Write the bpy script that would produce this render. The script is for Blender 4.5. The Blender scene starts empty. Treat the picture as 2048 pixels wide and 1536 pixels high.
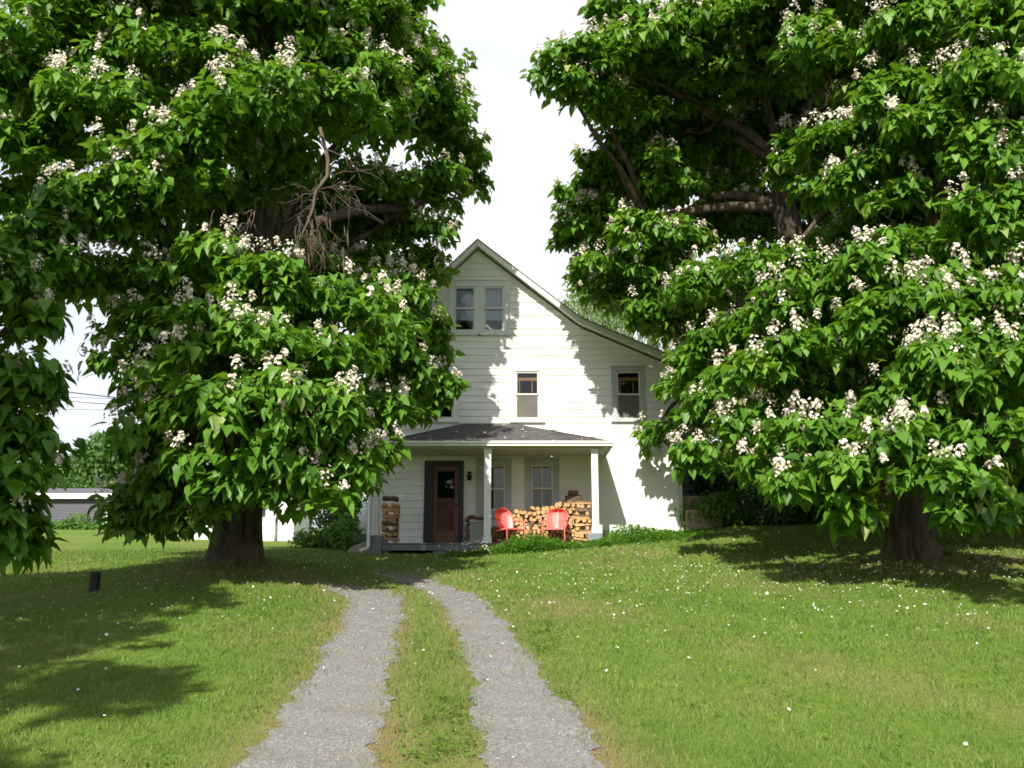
import bpy, math, random
import numpy as np
from mathutils import Vector

R = math.radians
rng = np.random.default_rng(7)
random.seed(7)
SC = bpy.context.scene
COL = SC.collection

# ------------------------------------------------------------------ camera geometry
FPX = 1900.0                      # focal length in pixels of the 2048 px wide photograph
PITCH = R(12.2)
CS, SN = math.cos(PITCH), math.sin(PITCH)

def ray(px, py):
    u = (px - 1024.0) / FPX
    v = (768.0 - py) / FPX
    return u, CS - v * SN, SN + v * CS

def P(px, py, Y):
    dx, dy, dz = ray(px, py)
    k = Y / dy
    return np.array([dx * k, Y, dz * k])

def ppm(p):                        # pixels per metre at a point
    return FPX / (p[1] * CS + p[2] * SN)

def sstep(a, b, x):
    t = np.clip((np.asarray(x, float) - a) / (b - a), 0, 1)
    return t * t * (3 - 2 * t)

def gz(X, Y):                      # height of the ground (eye level = 0)
    X = np.asarray(X, float); Y = np.asarray(Y, float)
    y = np.clip(Y, -60, 900)
    z = -1.8 + 0.112 * np.minimum(y, 22)
    z = z + 0.082 * np.clip(y - 22, 0, 30) + 0.05 * np.clip(y - 52, 0, 60) + 0.012 * np.clip(y - 112, 0, 900)
    z = z + 0.055 * np.clip(X - 0.5, 0, 14) * sstep(6, 20, Y)
    z = z + 0.040 * np.clip(X + 1.5, 0, 7) * sstep(18.0, 22.8, Y) + 0.05*sstep(19,22.5,Y)
    z = z + 0.30 * np.exp(-(((X + 5.0) / 2.6) ** 2 + ((Y - 17.0) / 3.2) ** 2))
    z = z + 0.10 * np.exp(-(((X - 7.3) / 2.6) ** 2 + ((Y - 17.0) / 3.0) ** 2))
    z = z + 0.03 * np.sin(X * 0.9 + Y * 0.35) * sstep(4, 9, np.abs(X) + 3)
    return z

def G(px, py):                     # where a pixel ray meets the ground
    dx, dy, dz = ray(px, py)
    k, prev = 2.0, None
    for i in range(6000):
        h = dz * k - float(gz(dx * k, dy * k))
        if h < 0:
            break
        k += 0.02
    return np.array([dx * k, dy * k, float(gz(dx * k, dy * k))])

# ------------------------------------------------------------------ object helpers
def tag(o, label=None, cat=None, group=None, kind=None):
    if label: o['label'] = label
    if cat: o['category'] = cat
    if group: o['group'] = group
    if kind: o['kind'] = kind
    return o

def thing(name, loc, label, cat, group=None):
    o = bpy.data.objects.new(name, None)
    o.empty_display_size = 0.3
    COL.objects.link(o)
    o.location = tuple(float(c) for c in loc)
    return tag(o, label, cat, group)

def base_of(o):
    v = np.zeros(3)
    while o is not None:
        v = v + np.array(o.location); o = o.parent
    return v

def np_mesh(name, verts, faces, mat, parent=None, smooth=False, attrs=None, uvs=None):
    """verts (N,3) world coordinates, faces: list of (M,k) int arrays."""
    verts = np.asarray(verts, np.float32)
    if parent is not None:
        verts = verts - base_of(parent).astype(np.float32)
    if isinstance(faces, np.ndarray): faces = [faces]
    me = bpy.data.meshes.new(name)
    me.vertices.add(len(verts)); me.vertices.foreach_set('co', verts.ravel())
    idx = np.concatenate([f.ravel() for f in faces]).astype(np.int32)
    tot = np.concatenate([np.full(len(f), f.shape[1]) for f in faces])
    start = np.concatenate([[0], np.cumsum(tot)[:-1]]).astype(np.int32)
    me.loops.add(len(idx)); me.loops.foreach_set('vertex_index', idx)
    me.polygons.add(len(tot)); me.polygons.foreach_set('loop_start', start)
    if smooth:
        me.polygons.foreach_set('use_smooth', np.ones(len(tot), bool))
    if attrs:
        for k, a in attrs.items():
            at = me.attributes.new(k, 'FLOAT', 'POINT')
            at.data.foreach_set('value', np.asarray(a, np.float32))
    me.update(calc_edges=True)
    me.materials.append(mat)
    o = bpy.data.objects.new(name, me)
    COL.objects.link(o)
    if parent is not None: o.parent = parent
    return o

class MB:
    """collects polygons (several shapes) that become ONE mesh object"""
    def __init__(s): s.v = []; s.f = []; s.m = []
    def add(s, vs, fs, mi=0):
        b = len(s.v)
        s.v += [tuple(float(c) for c in v) for v in vs]
        for f in fs: s.f.append(tuple(b + i for i in f)); s.m.append(mi)
    def box(s, x0, x1, y0, y1, z0, z1, mi=0):
        s.add([(x0,y0,z0),(x1,y0,z0),(x1,y1,z0),(x0,y1,z0),(x0,y0,z1),(x1,y0,z1),(x1,y1,z1),(x0,y1,z1)],
              [(0,3,2,1),(4,5,6,7),(0,1,5,4),(1,2,6,5),(2,3,7,6),(3,0,4,7)], mi)
    def prism(s, outline, y0, y1, mi=0):          # outline in (x,z), extruded along y
        n = len(outline)
        vs = [(x, y0, z) for x, z in outline] + [(x, y1, z) for x, z in outline]
        fs = [tuple(range(n)), tuple(range(2*n-1, n-1, -1))]
        fs += [(i, i+n, (i+1) % n + n, (i+1) % n) for i in range(n)]
        s.add(vs, fs, mi)
    def tube(s, pts, rads, n=8, mi=0, cap=True):
        pts = [np.asarray(p, float) for p in pts]
        if np.isscalar(rads): rads = [rads] * len(pts)
        rings = []; ref = None
        for i, p in enumerate(pts):
            a = pts[max(0, i-1)]; b = pts[min(len(pts)-1, i+1)]
            d = b - a; d = d / (np.linalg.norm(d) + 1e-9)
            if ref is None:
                ref = np.array([1.0,0,0]) if abs(d[0]) < 0.8 else np.array([0,1.0,0])
            u = ref - d * ref.dot(d); u /= (np.linalg.norm(u) + 1e-9); ref = u
            w = np.cross(d, u)
            rings.append([p + rads[i] * (u * math.cos(2*math.pi*k/n) + w * math.sin(2*math.pi*k/n)) for k in range(n)])
        vs = [v for r in rings for v in r]; fs = []
        for i in range(len(pts)-1):
            for k in range(n):
                k2 = (k+1) % n
                fs.append((i*n+k, i*n+k2, (i+1)*n+k2, (i+1)*n+k))
        if cap:
            fs.append(tuple(range(n-1, -1, -1))); fs.append(tuple((len(pts)-1)*n + k for k in range(n)))
        s.add(vs, fs, mi)
    def lathe(s, prof, c, n=24, mi=0):            # prof [(r,z)], axis z through c
        vs = []; fs = []
        for r, z in prof:
            for k in range(n):
                a = 2*math.pi*k/n
                vs.append((c[0]+r*math.cos(a), c[1]+r*math.sin(a), c[2]+z))
        for i in range(len(prof)-1):
            for k in range(n):
                k2 = (k+1) % n
                fs.append((i*n+k, i*n+k2, (i+1)*n+k2, (i+1)*n+k))
        s.add(vs, fs, mi)
    def build(s, name, mats, parent=None, smooth=False, bevel=0.0, local=False):
        if not isinstance(mats, (list, tuple)): mats = [mats]
        v = np.array(s.v, float)
        if parent is not None and not local: v = v - base_of(parent)
        me = bpy.data.meshes.new(name)
        me.from_pydata(v.tolist(), [], s.f)
        for m in mats: me.materials.append(m)
        me.polygons.foreach_set('material_index', np.array(s.m, np.int32))
        if smooth: me.polygons.foreach_set('use_smooth', np.ones(len(s.f), bool))
        me.update()
        o = bpy.data.objects.new(name, me); COL.objects.link(o)
        if parent is not None: o.parent = parent
        if bevel > 0:
            b = o.modifiers.new('bevel', 'BEVEL'); b.width = bevel; b.segments = 2; b.limit_method = 'ANGLE'; b.angle_limit = R(40)
        return o

def copy_tree(o, parent=None, **kw):
    c = o.copy(); COL.objects.link(c)
    if parent is not None: c.parent = parent
    for ch in list(o.children): copy_tree(ch, c)
    return c

# ------------------------------------------------------------------ materials
def new_mat(name):
    m = bpy.data.materials.new(name); m.use_nodes = True
    nt = m.node_tree; nt.nodes.clear()
    out = nt.nodes.new('ShaderNodeOutputMaterial')
    b = nt.nodes.new('ShaderNodeBsdfPrincipled')
    nt.links.new(b.outputs[0], out.inputs[0])
    return m, nt, b, out

def noise(nt, scale, detail=3.0, rough=0.55, coord='Object', stretch=None, dim=None):
    tc = nt.nodes.new('ShaderNodeTexCoord')
    n = nt.nodes.new('ShaderNodeTexNoise')
    n.inputs['Scale'].default_value = scale; n.inputs['Detail'].default_value = detail; n.inputs['Roughness'].default_value = rough
    if stretch:
        mp = nt.nodes.new('ShaderNodeMapping'); mp.inputs['Scale'].default_value = stretch
        nt.links.new(tc.outputs[coord], mp.inputs[0]); nt.links.new(mp.outputs[0], n.inputs[0])
    else:
        nt.links.new(tc.outputs[coord], n.inputs[0])
    return n

def ramp(nt, src, stops):
    r = nt.nodes.new('ShaderNodeValToRGB'); e = r.color_ramp.elements
    while len(e) < len(stops): e.new(0.5)
    for i, (p, c) in enumerate(stops):
        e[i].position = p; e[i].color = (c[0], c[1], c[2], 1)
    nt.links.new(src, r.inputs[0]); return r

def mixc(nt, fac, a, b, mode='MIX'):
    m = nt.nodes.new('ShaderNodeMix'); m.data_type = 'RGBA'; m.blend_type = mode
    for s, i in ((fac, 0), (a, 6), (b, 7)):
        if isinstance(s, (int, float)): m.inputs[i].default_value = s
        elif isinstance(s, tuple): m.inputs[i].default_value = (s[0], s[1], s[2], 1)
        else: nt.links.new(s, m.inputs[i])
    return m.outputs[2]

def bump(nt, b, src, strength, dist=0.01):
    bp = nt.nodes.new('ShaderNodeBump'); bp.inputs['Strength'].default_value = strength; bp.inputs['Distance'].default_value = dist
    nt.links.new(src, bp.inputs['Height']); nt.links.new(bp.outputs[0], b.inputs['Normal'])

def paint(name, c1, c2, scale=2.0, rough=0.6, bumpy=0.0, stretch=None, bscale=None, spec=0.3, lo=0.35, hi=0.7, metal=0.0):
    m, nt, b, o = new_mat(name)
    n = noise(nt, scale, 5, 0.6, stretch=stretch)
    r = ramp(nt, n.outputs[0], [(lo, c1), (hi, c2)])
    nt.links.new(r.outputs[0], b.inputs['Base Color'])
    b.inputs['Roughness'].default_value = rough; b.inputs['Specular IOR Level'].default_value = spec; b.inputs['Metallic'].default_value = metal
    if bumpy:
        n2 = noise(nt, bscale or scale * 4, 4, 0.6, stretch=stretch)
        bump(nt, b, n2.outputs[0], bumpy)
    return m

def leaf_mat(name, stops, trans=0.4, rough=0.42, tcol=(0.20, 0.42, 0.03), spec=0.35):
    m, nt, b, out = new_mat(name)
    at = nt.nodes.new('ShaderNodeAttribute'); at.attribute_name = 'rnd'
    r = ramp(nt, at.outputs['Fac'], stops)
    nt.links.new(r.outputs[0], b.inputs['Base Color'])
    b.inputs['Roughness'].default_value = rough; b.inputs['Specular IOR Level'].default_value = spec
    t = nt.nodes.new('ShaderNodeBsdfTranslucent')
    tc = mixc(nt, 0.55, r.outputs[0], tcol)
    nt.links.new(tc, t.inputs[0])
    mx = nt.nodes.new('ShaderNodeMixShader'); mx.inputs[0].default_value = trans
    nt.links.new(b.outputs[0], mx.inputs[1]); nt.links.new(t.outputs[0], mx.inputs[2])
    nt.links.new(mx.outputs[0], out.inputs[0])
    return m

M = {}
M['leaf'] = leaf_mat('catalpa leaf', [(0.0,(0.042,0.115,0.012)),(0.4,(0.092,0.222,0.020)),(0.75,(0.142,0.295,0.028)),(0.95,(0.205,0.340,0.046)),(1.0,(0.28,0.34,0.10))], 0.36, rough=0.48, spec=0.40, tcol=(0.28,0.50,0.02))
M['blossom'] = leaf_mat('catalpa blossom', [(0.0,(0.50,0.38,0.27)),(0.3,(0.70,0.61,0.50)),(1.0,(0.84,0.79,0.70))], 0.3, 0.7, (0.8,0.75,0.68), 0.15)
M['far_leaf'] = leaf_mat('far foliage', [(0.0,(0.030,0.085,0.015)),(0.6,(0.055,0.125,0.022)),(1.0,(0.11,0.19,0.035))], 0.3, 0.6)
M['dark_leaf'] = leaf_mat('shaded foliage', [(0.0,(0.014,0.045,0.008)),(0.6,(0.028,0.080,0.013)),(1.0,(0.05,0.11,0.02))], 0.2, 0.6)  # leaf colour darkened to carry the shade of the wood
M['willow'] = leaf_mat('willow foliage', [(0.0,(0.10,0.17,0.05)),(0.6,(0.17,0.25,0.08)),(1.0,(0.26,0.33,0.12))], 0.4, 0.6)
M['weed'] = leaf_mat('weed leaf', [(0.0,(0.045,0.13,0.012)),(0.6,(0.085,0.21,0.018)),(1.0,(0.16,0.29,0.03))], 0.35, 0.55)
M['petal'] = leaf_mat('fallen petals', [(0.0,(0.55,0.47,0.38)),(0.4,(0.74,0.70,0.64)),(1.0,(0.85,0.83,0.80))], 0.2, 0.7, (0.8,0.78,0.75), 0.15)

M['litter'] = leaf_mat('brown leaf litter', [(0.0,(0.06,0.03,0.015)),(0.6,(0.13,0.065,0.03)),(1.0,(0.24,0.14,0.06))], 0.1, 0.8, (0.2,0.1,0.05), 0.1)

def grass_mat():
    m, nt, b, out = new_mat('lawn grass blades')
    at = nt.nodes.new('ShaderNodeAttribute'); at.attribute_name = 'rnd'
    dr = nt.nodes.new('ShaderNodeAttribute'); dr.attribute_name = 'dry'
    r = ramp(nt, at.outputs['Fac'], [(0.0,(0.078,0.175,0.024)),(0.5,(0.138,0.242,0.040)),(0.85,(0.205,0.285,0.062)),(1.0,(0.29,0.33,0.11))])
    c = mixc(nt, dr.outputs['Fac'], r.outputs[0], (0.30,0.255,0.125))
    nt.links.new(c, b.inputs['Base Color'])
    b.inputs['Roughness'].default_value = 0.6; b.inputs['Specular IOR Level'].default_value = 0.2
    t = nt.nodes.new('ShaderNodeBsdfTranslucent'); nt.links.new(c, t.inputs[0])
    mx = nt.nodes.new('ShaderNodeMixShader'); mx.inputs[0].default_value = 0.35
    nt.links.new(b.outputs[0], mx.inputs[1]); nt.links.new(t.outputs[0], mx.inputs[2]); nt.links.new(mx.outputs[0], out.inputs[0])
    return m
M['grass'] = grass_mat()

def ground_mat():
    m, nt, b, out = new_mat('lawn ground')
    n1 = noise(nt, 0.35, 4); n2 = noise(nt, 9.0, 6, 0.7); n3 = noise(nt, 60.0, 3, 0.7)
    a = ramp(nt, n1.outputs[0], [(0.35,(0.100,0.190,0.020)),(0.7,(0.165,0.245,0.034))])
    d = ramp(nt, n2.outputs[0], [(0.38,(0.062,0.120,0.012)),(0.72,(0.175,0.225,0.040))])
    c = mixc(nt, 0.5, a.outputs[0], d.outputs[0])
    at = nt.nodes.new('ShaderNodeAttribute'); at.attribute_name = 'dry'
    c = mixc(nt, at.outputs['Fac'], c, (0.235,0.170,0.085))
    r3 = ramp(nt, n3.outputs[0], [(0.3,(0.6,0.6,0.6)),(0.75,(1.25,1.25,1.25))])
    c = mixc(nt, 0.8, c, r3.outputs[0], 'MULTIPLY')
    nt.links.new(c, b.inputs['Base Color']); b.inputs['Roughness'].default_value = 0.9; b.inputs['Specular IOR Level'].default_value = 0.1
    bump(nt, b, n3.outputs[0], 0.6, 0.02)
    return m
M['ground'] = ground_mat()

def gravel_mat(name, k=1.0):
    m, nt, b, out = new_mat(name)
    tc = nt.nodes.new('ShaderNodeTexCoord')
    v = nt.nodes.new('ShaderNodeTexVoronoi'); v.inputs['Scale'].default_value = 75
    nt.links.new(tc.outputs['Object'], v.inputs[0])
    s = nt.nodes.new('ShaderNodeSeparateColor'); nt.links.new(v.outputs['Color'], s.inputs[0])
    r = ramp(nt, s.outputs[0], [(0.0,(0.19*k,0.185*k,0.18*k)),(0.5,(0.25*k,0.245*k,0.243*k)),(0.9,(0.31*k,0.305*k,0.30*k)),(1.0,(0.48*k,0.46*k,0.44*k))])
    n = noise(nt, 1.3, 5, 0.65)
    soil = ramp(nt, n.outputs[0], [(0.50,(0,0,0)),(0.75,(0.6,0.6,0.6))])
    c = mixc(nt, soil.outputs[0], r.outputs[0], (0.27*k,0.21*k,0.15*k))
    nt.links.new(c, b.inputs['Base Color']); b.inputs['Roughness'].default_value = 0.85; b.inputs['Specular IOR Level'].default_value = 0.25
    bump(nt, b, v.outputs['Distance'], 0.35, 0.006)
    return m
M['gravel'] = gravel_mat('crushed stone', 0.74)

def pebble_mat():
    m, nt, b, out = new_mat('loose pebbles')
    at = nt.nodes.new('ShaderNodeAttribute'); at.attribute_name = 'rnd'
    r = ramp(nt, at.outputs['Fac'], [(0.0,(0.155,0.152,0.150)),(0.5,(0.20,0.196,0.194)),(0.90,(0.25,0.246,0.242)),(0.97,(0.50,0.48,0.46)),(1.0,(0.30,0.15,0.08))])
    nt.links.new(r.outputs[0], b.inputs['Base Color']); b.inputs['Roughness'].default_value = 0.8
    return m
M['pebble'] = pebble_mat()

def bark_mat(name, c1, c2, c3):
    m, nt, b, out = new_mat(name)
    n = noise(nt, 9.0, 6, 0.65, stretch=(1.0,1.0,0.16))
    n2 = noise(nt, 1.6, 4, 0.6)
    r = ramp(nt, n.outputs[0], [(0.32,c1),(0.62,c2)])
    f = ramp(nt, n2.outputs[0], [(0.50,(0,0,0)),(0.72,(0.7,0.7,0.7))])
    c = mixc(nt, f.outputs[0], r.outputs[0], c3)
    nt.links.new(c, b.inputs['Base Color']); b.inputs['Roughness'].default_value = 0.9; b.inputs['Specular IOR Level'].default_value = 0.15
    bump(nt, b, n.outputs[0], 1.0, 0.06)
    return m
M['bark'] = bark_mat('catalpa bark', (0.028,0.022,0.017), (0.115,0.090,0.067), (0.21,0.16,0.11))
M['dead'] = bark_mat('dead wood', (0.07,0.052,0.040), (0.155,0.120,0.092), (0.16,0.10,0.06))
M['white'] = paint('white clapboard paint', (0.66,0.665,0.625), (0.80,0.80,0.77), 1.1, 0.55, 0.15, stretch=(0.8,1,1.6), bscale=14, lo=0.25, hi=0.55)
M['smoothwhite'] = paint('white parged wall', (0.76,0.76,0.73), (0.82,0.82,0.79), 1.2, 0.7, 0.1)
M['trim'] = paint('greyish white trim paint', (0.60,0.62,0.60), (0.70,0.71,0.69), 2.0, 0.5, 0.1)
M['rake'] = paint('weathered white rake boards', (0.72,0.73,0.69), (0.82,0.82,0.78), 1.3, 0.6, 0.2)
M['greytrim'] = paint('grey window trim paint', (0.36,0.39,0.39), (0.46,0.49,0.48), 2.0, 0.55, 0.1)
M['sash'] = paint('cream sash paint', (0.58,0.56,0.48), (0.68,0.66,0.58), 3.0, 0.5)
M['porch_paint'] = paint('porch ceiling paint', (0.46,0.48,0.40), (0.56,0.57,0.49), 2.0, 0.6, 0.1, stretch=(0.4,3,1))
M['postwhite'] = paint('white post paint', (0.74,0.75,0.76), (0.82,0.82,0.82), 3.0, 0.5, 0.15)
M['gutter'] = paint('white gutter enamel', (0.78,0.77,0.76), (0.84,0.83,0.82), 2.0, 0.35)
M['deck'] = paint('grey porch paint', (0.13,0.15,0.165), (0.21,0.235,0.25), 3.0, 0.6, 0.3, stretch=(0.5,3,3))
M['concrete'] = paint('blue grey concrete', (0.16,0.185,0.20), (0.25,0.28,0.29), 4.0, 0.85, 0.4)
M['step'] = paint('tan concrete', (0.26,0.22,0.165), (0.38,0.32,0.24), 3.0, 0.9, 0.4)
M['dark'] = paint('dark stained timber', (0.028,0.030,0.032), (0.05,0.05,0.052), 3.0, 0.5, 0.2, stretch=(4,1,0.5))
M['wood'] = paint('varnished brown wood', (0.095,0.043,0.020), (0.16,0.075,0.034), 6.0, 0.35, 0.15, stretch=(4,1,0.4))
M['redpanel'] = paint('dark red door panel', (0.075,0.022,0.015), (0.11,0.032,0.02), 4.0, 0.5)
M['inside'] = paint('room interior', (0.05,0.045,0.04), (0.09,0.08,0.07), 1.0, 0.9)
M['blind'] = paint('sky tinted roller blind', (0.40,0.48,0.56), (0.50,0.57,0.63), 2.0, 0.8)  # cloth colour also holds the bluish sky reflection of the upper windows
M['lace'] = paint('yellowed lace curtain', (0.13,0.125,0.05), (0.25,0.23,0.11), 9.0, 0.9, 0.3, stretch=(3,1,0.6))
M['oak'] = paint('orange wooden valance', (0.36,0.17,0.055), (0.48,0.24,0.085), 5.0, 0.5)
M['screen'] = paint('insect screen mesh', (0.115,0.11,0.10), (0.15,0.145,0.13), 3.0, 0.9)
M['metal'] = paint('dull galvanised metal', (0.22,0.235,0.215), (0.34,0.35,0.325), 3.0, 0.5, metal=0.4)
M['blackmetal'] = paint('black iron', (0.02,0.02,0.02), (0.035,0.035,0.035), 3.0, 0.45)
M['wire'] = paint('black cable', (0.03,0.03,0.035), (0.05,0.05,0.055), 3.0, 0.6)
M['tank'] = paint('white tank enamel', (0.66,0.68,0.70), (0.78,0.79,0.80), 3.0, 0.35, spec=0.5)
M['shedgrey'] = paint('grey asphalt siding', (0.085,0.087,0.100), (0.120,0.122,0.138), 3.0, 0.8, 0.3, stretch=(0.5,1,8))
M['wingpaint'] = paint('faded blue grey siding', (0.34,0.37,0.40), (0.43,0.46,0.48), 2.0, 0.7)
M['rail'] = paint('weathered fence timber', (0.20,0.18,0.155), (0.32,0.29,0.25), 4.0, 0.85, 0.3, stretch=(0.4,2,4))
M['stone'] = paint('field stone', (0.20,0.18,0.14), (0.34,0.31,0.25), 5.0, 0.9, 0.6)
M['stump'] = paint('dark weathered post', (0.020,0.020,0.019), (0.055,0.05,0.045), 8.0, 0.9, 0.6, stretch=(3,3,0.5))
M['endgrain'] = paint('split firewood', (0.36,0.21,0.09), (0.58,0.365,0.175), 9.0, 0.8, 0.3, stretch=(1,0.4,1))
M['logbark'] = paint('firewood bark', (0.085,0.058,0.040), (0.19,0.135,0.095), 14.0, 0.9, 0.5)
M['dark_end'] = paint('darkened firewood', (0.17,0.095,0.045), (0.29,0.175,0.09), 9.0, 0.85, 0.3)  # darker log wood; under the left chair it stands for shade
M['red'] = paint('red chair enamel', (0.72,0.125,0.11), (0.80,0.165,0.15), 3.0, 0.46, spec=0.55)

def shingle_mat(name, c1, c2, c3):
    m, nt, b, out = new_mat(name)
    tc = nt.nodes.new('ShaderNodeTexCoord')
    mp = nt.nodes.new('ShaderNodeMapping'); mp.inputs['Scale'].default_value = (3.2, 5.0, 5.0)
    nt.links.new(tc.outputs['Object'], mp.inputs[0])
    v = nt.nodes.new('ShaderNodeTexVoronoi'); v.inputs['Scale'].default_value = 1.6; nt.links.new(mp.outputs[0], v.inputs[0])
    s = nt.nodes.new('ShaderNodeSeparateColor'); nt.links.new(v.outputs['Color'], s.inputs[0])
    r = ramp(nt, s.outputs[0], [(0.0,c1),(1.0,c2)])
    n = noise(nt, 1.1, 5, 0.7); f = ramp(nt, n.outputs[0], [(0.45,(0,0,0)),(0.7,(0.8,0.8,0.8))])
    c = mixc(nt, f.outputs[0], r.outputs[0], c3)
    nt.links.new(c, b.inputs['Base Color']); b.inputs['Roughness'].default_value = 0.9
    n2 = noise(nt, 90, 2); bump(nt, b, n2.outputs[0], 0.5, 0.01)
    return m
M['shingle'] = shingle_mat('dark asphalt shingles', (0.040,0.036,0.042), (0.085,0.075,0.082), (0.105,0.100,0.075))
M['roofgrey'] = shingle_mat('grey roof shingles', (0.16,0.17,0.16), (0.26,0.27,0.26), (0.22,0.22,0.20))

def glass_mat():
    m, nt, b, out = new_mat('window glass')
    tr = nt.nodes.new('ShaderNodeBsdfTransparent'); tr.inputs[0].default_value = (0.80,0.85,0.86,1)
    gl = nt.nodes.new('ShaderNodeBsdfGlossy'); gl.inputs['Roughness'].default_value = 0.02; gl.inputs[0].default_value = (1,1,1,1)
    fr = nt.nodes.new('ShaderNodeFresnel'); fr.inputs[0].default_value = 1.5
    ma = nt.nodes.new('ShaderNodeMath'); ma.operation = 'MULTIPLY_ADD'; ma.inputs[1].default_value = 1.1; ma.inputs[2].default_value = 0.0
    nt.links.new(fr.outputs[0], ma.inputs[0])
    n = noise(nt, 2.5, 2); bp = nt.nodes.new('ShaderNodeBump'); bp.inputs['Strength'].default_value = 0.06; bp.inputs['Distance'].default_value = 0.02
    nt.links.new(n.outputs[0], bp.inputs['Height']); nt.links.new(bp.outputs[0], gl.inputs['Normal'])
    mx = nt.nodes.new('ShaderNodeMixShader'); nt.links.new(ma.outputs[0], mx.inputs[0])
    nt.links.new(tr.outputs[0], mx.inputs[1]); nt.links.new(gl.outputs[0], mx.inputs[2]); nt.links.new(mx.outputs[0], out.inputs[0])
    return m
M['glass'] = glass_mat()

# ------------------------------------------------------------------ driveway rows (photo measurements brought to the ground)
ROWS_L = [(1640,385,742),(1536,470,755),(1450,545,765),(1400,585,772),(1350,618,783),(1300,650,790),(1250,682,800),(1220,692,806),(1200,690,806),(1190,668,803),(1180,640,790),(1172,612,755),(1166,590,690)]
ROWS_R = [(1640,968,1300),(1536,962,1222),(1450,955,1165),(1400,950,1125),(1350,938,1085),(1300,925,1050),(1250,905,1012),(1220,888,985),(1200,872,968),(1190,858,950),(1180,835,922),(1172,815,897),(1165,795,876),(1158,775,862),(1150,757,848),(1143,748,828)]
def track(rows):
    a = []
    for py, xl, xr in rows:
        l = G(xl, py); r = G(xr, py); a.append((0.5*(l[1]+r[1]), l[0], r[0]))
    a.sort(); a = np.array(a)
    a = np.vstack([[0.5, a[0,1]-0.15, a[0,2]-0.1], a])
    return a
TL, TR = track(ROWS_L), track(ROWS_R)

def wob(x, s=0.0):
    return 0.5*np.sin(x*2.1+s)+0.3*np.sin(x*5.3+1.7*s)+0.25*np.sin(x*11.7+2.9*s)+0.2*np.sin(x*23.1+s*4.1)

def in_track(X, Y, grow=0.0):
    res = np.zeros(np.shape(X), bool)
    for k, T in enumerate((TL, TR)):
        l = np.interp(Y, T[:,0], T[:,1]) + 0.05*wob(Y, k+1) ; r = np.interp(Y, T[:,0], T[:,2]) + 0.05*wob(Y, k+5)
        res |= (X > l - grow) & (X < r + grow) & (Y < T[-1,0]) & (Y > 0.5)
    return res

def track_dist(X, Y):             # how far outside the nearest track (m)
    d = np.full(np.shape(X), 9.0)
    for T in (TL, TR):
        l = np.interp(Y, T[:,0], T[:,1]); r = np.interp(Y, T[:,0], T[:,2])
        dd = np.maximum(np.maximum(l - X, X - r), 0) + np.maximum(Y - T[-1,0], 0)
        d = np.minimum(d, dd)
    return d

def patch(X, Y):                  # slow variation over the lawn, 0..1
    return np.clip(0.5 + 0.22*np.sin(X*0.9+Y*0.5+1.0) + 0.2*np.sin(X*0.37-Y*0.83+2.0) + 0.16*np.sin(X*2.1+Y*1.3) + 0.12*np.sin(-X*3.3+Y*2.7+0.5), 0, 1)

def dryness(X, Y):
    d = track_dist(X, Y)
    edge = np.exp(-d/0.20) * 0.72
    edge = edge * np.where((X > -0.6) & (X < 0.55) & (Y < 15), 0.55, 1.0)
    bare = 0.40*np.exp(-(((X-0.55)/0.5)**2+((Y-13.6)/1.6)**2))
    roots = 0.8*np.exp(-(((X+5.0)/1.2)**2+((Y-16.4)/0.9)**2)) + 0.8*np.exp(-(((X-7.3)/1.6)**2+((Y-16.2)/1.0)**2))
    return np.clip(edge + bare + roots + 0.34*sstep(0.50, 1.0, patch(X*1.7+3, Y*1.3)), 0, 0.92)

# ------------------------------------------------------------------ ground
def build_ground():
    def axis(a, b, step, lo, hi):
        v = list(np.arange(a, b+1e-6, step)); s = step
        x = b
        while x < hi: s *= 1.35; x += s; v.append(min(x, hi))
        s = step; x = a
        while x > lo: s *= 1.35; x -= s; v.insert(0, max(x, lo))
        return np.array(v)
    xs = axis(-14, 14, 0.2, -600, 600); ys = axis(0, 30, 0.2, -60, 900)
    X, Y = np.meshgrid(xs, ys)
    Z = gz(X, Y) + 0.012*np.sin(X*7.1+Y*3.3)*np.sin(Y*6.2-X*2.2)
    V = np.stack([X.ravel(), Y.ravel(), Z.ravel()], 1)
    nx, ny = len(xs), len(ys)
    i = np.arange(nx-1)[None,:] + np.arange(ny-1)[:,None]*nx
    F = np.stack([i.ravel(), i.ravel()+1, i.ravel()+nx+1, i.ravel()+nx], 1)
    o = np_mesh('ground', V, F, M['ground'], smooth=True, attrs={'dry': dryness(X.ravel(), Y.ravel())})
    tag(o, kind='structure')
build_ground()

def build_track(T, name, s):
    ys = np.arange(0.6, T[-1,0], 0.06)
    l = np.interp(ys, T[:,0], T[:,1]) + 0.09*wob(ys*1.3, s) + 0.012*wob(ys*9, s+2); r = np.interp(ys, T[:,0], T[:,2]) + 0.09*wob(ys*1.3, s+4) + 0.012*wob(ys*9, s+3)
    w = np.clip((T[-1,0]-ys)/0.7, 0.12, 1)**0.5; c = (l+r)/2; l = c+(l-c)*w; r = c+(r-c)*w
    n = 12; V = []
    for j in range(n+1):
        x = l + (r-l)*j/n
        z = gz(x, ys) + 0.012*np.sin(x*7.1+ys*3.3)*np.sin(ys*6.2-x*2.2) + 0.006
        V.append(np.stack([x, ys, z], 1))
    V = np.stack(V, 1).reshape(-1, 3)
    i = np.arange(n)[None,:] + np.arange(len(ys)-1)[:,None]*(n+1)
    F = np.stack([i.ravel(), i.ravel()+1, i.ravel()+n+2, i.ravel()+n+1], 1)
    o = np_mesh(name, V, F, M['gravel'], smooth=True); tag(o, kind='structure')
build_track(TL, 'driveway', 1.0); build_track(TR, 'driveway', 2.0)

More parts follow.
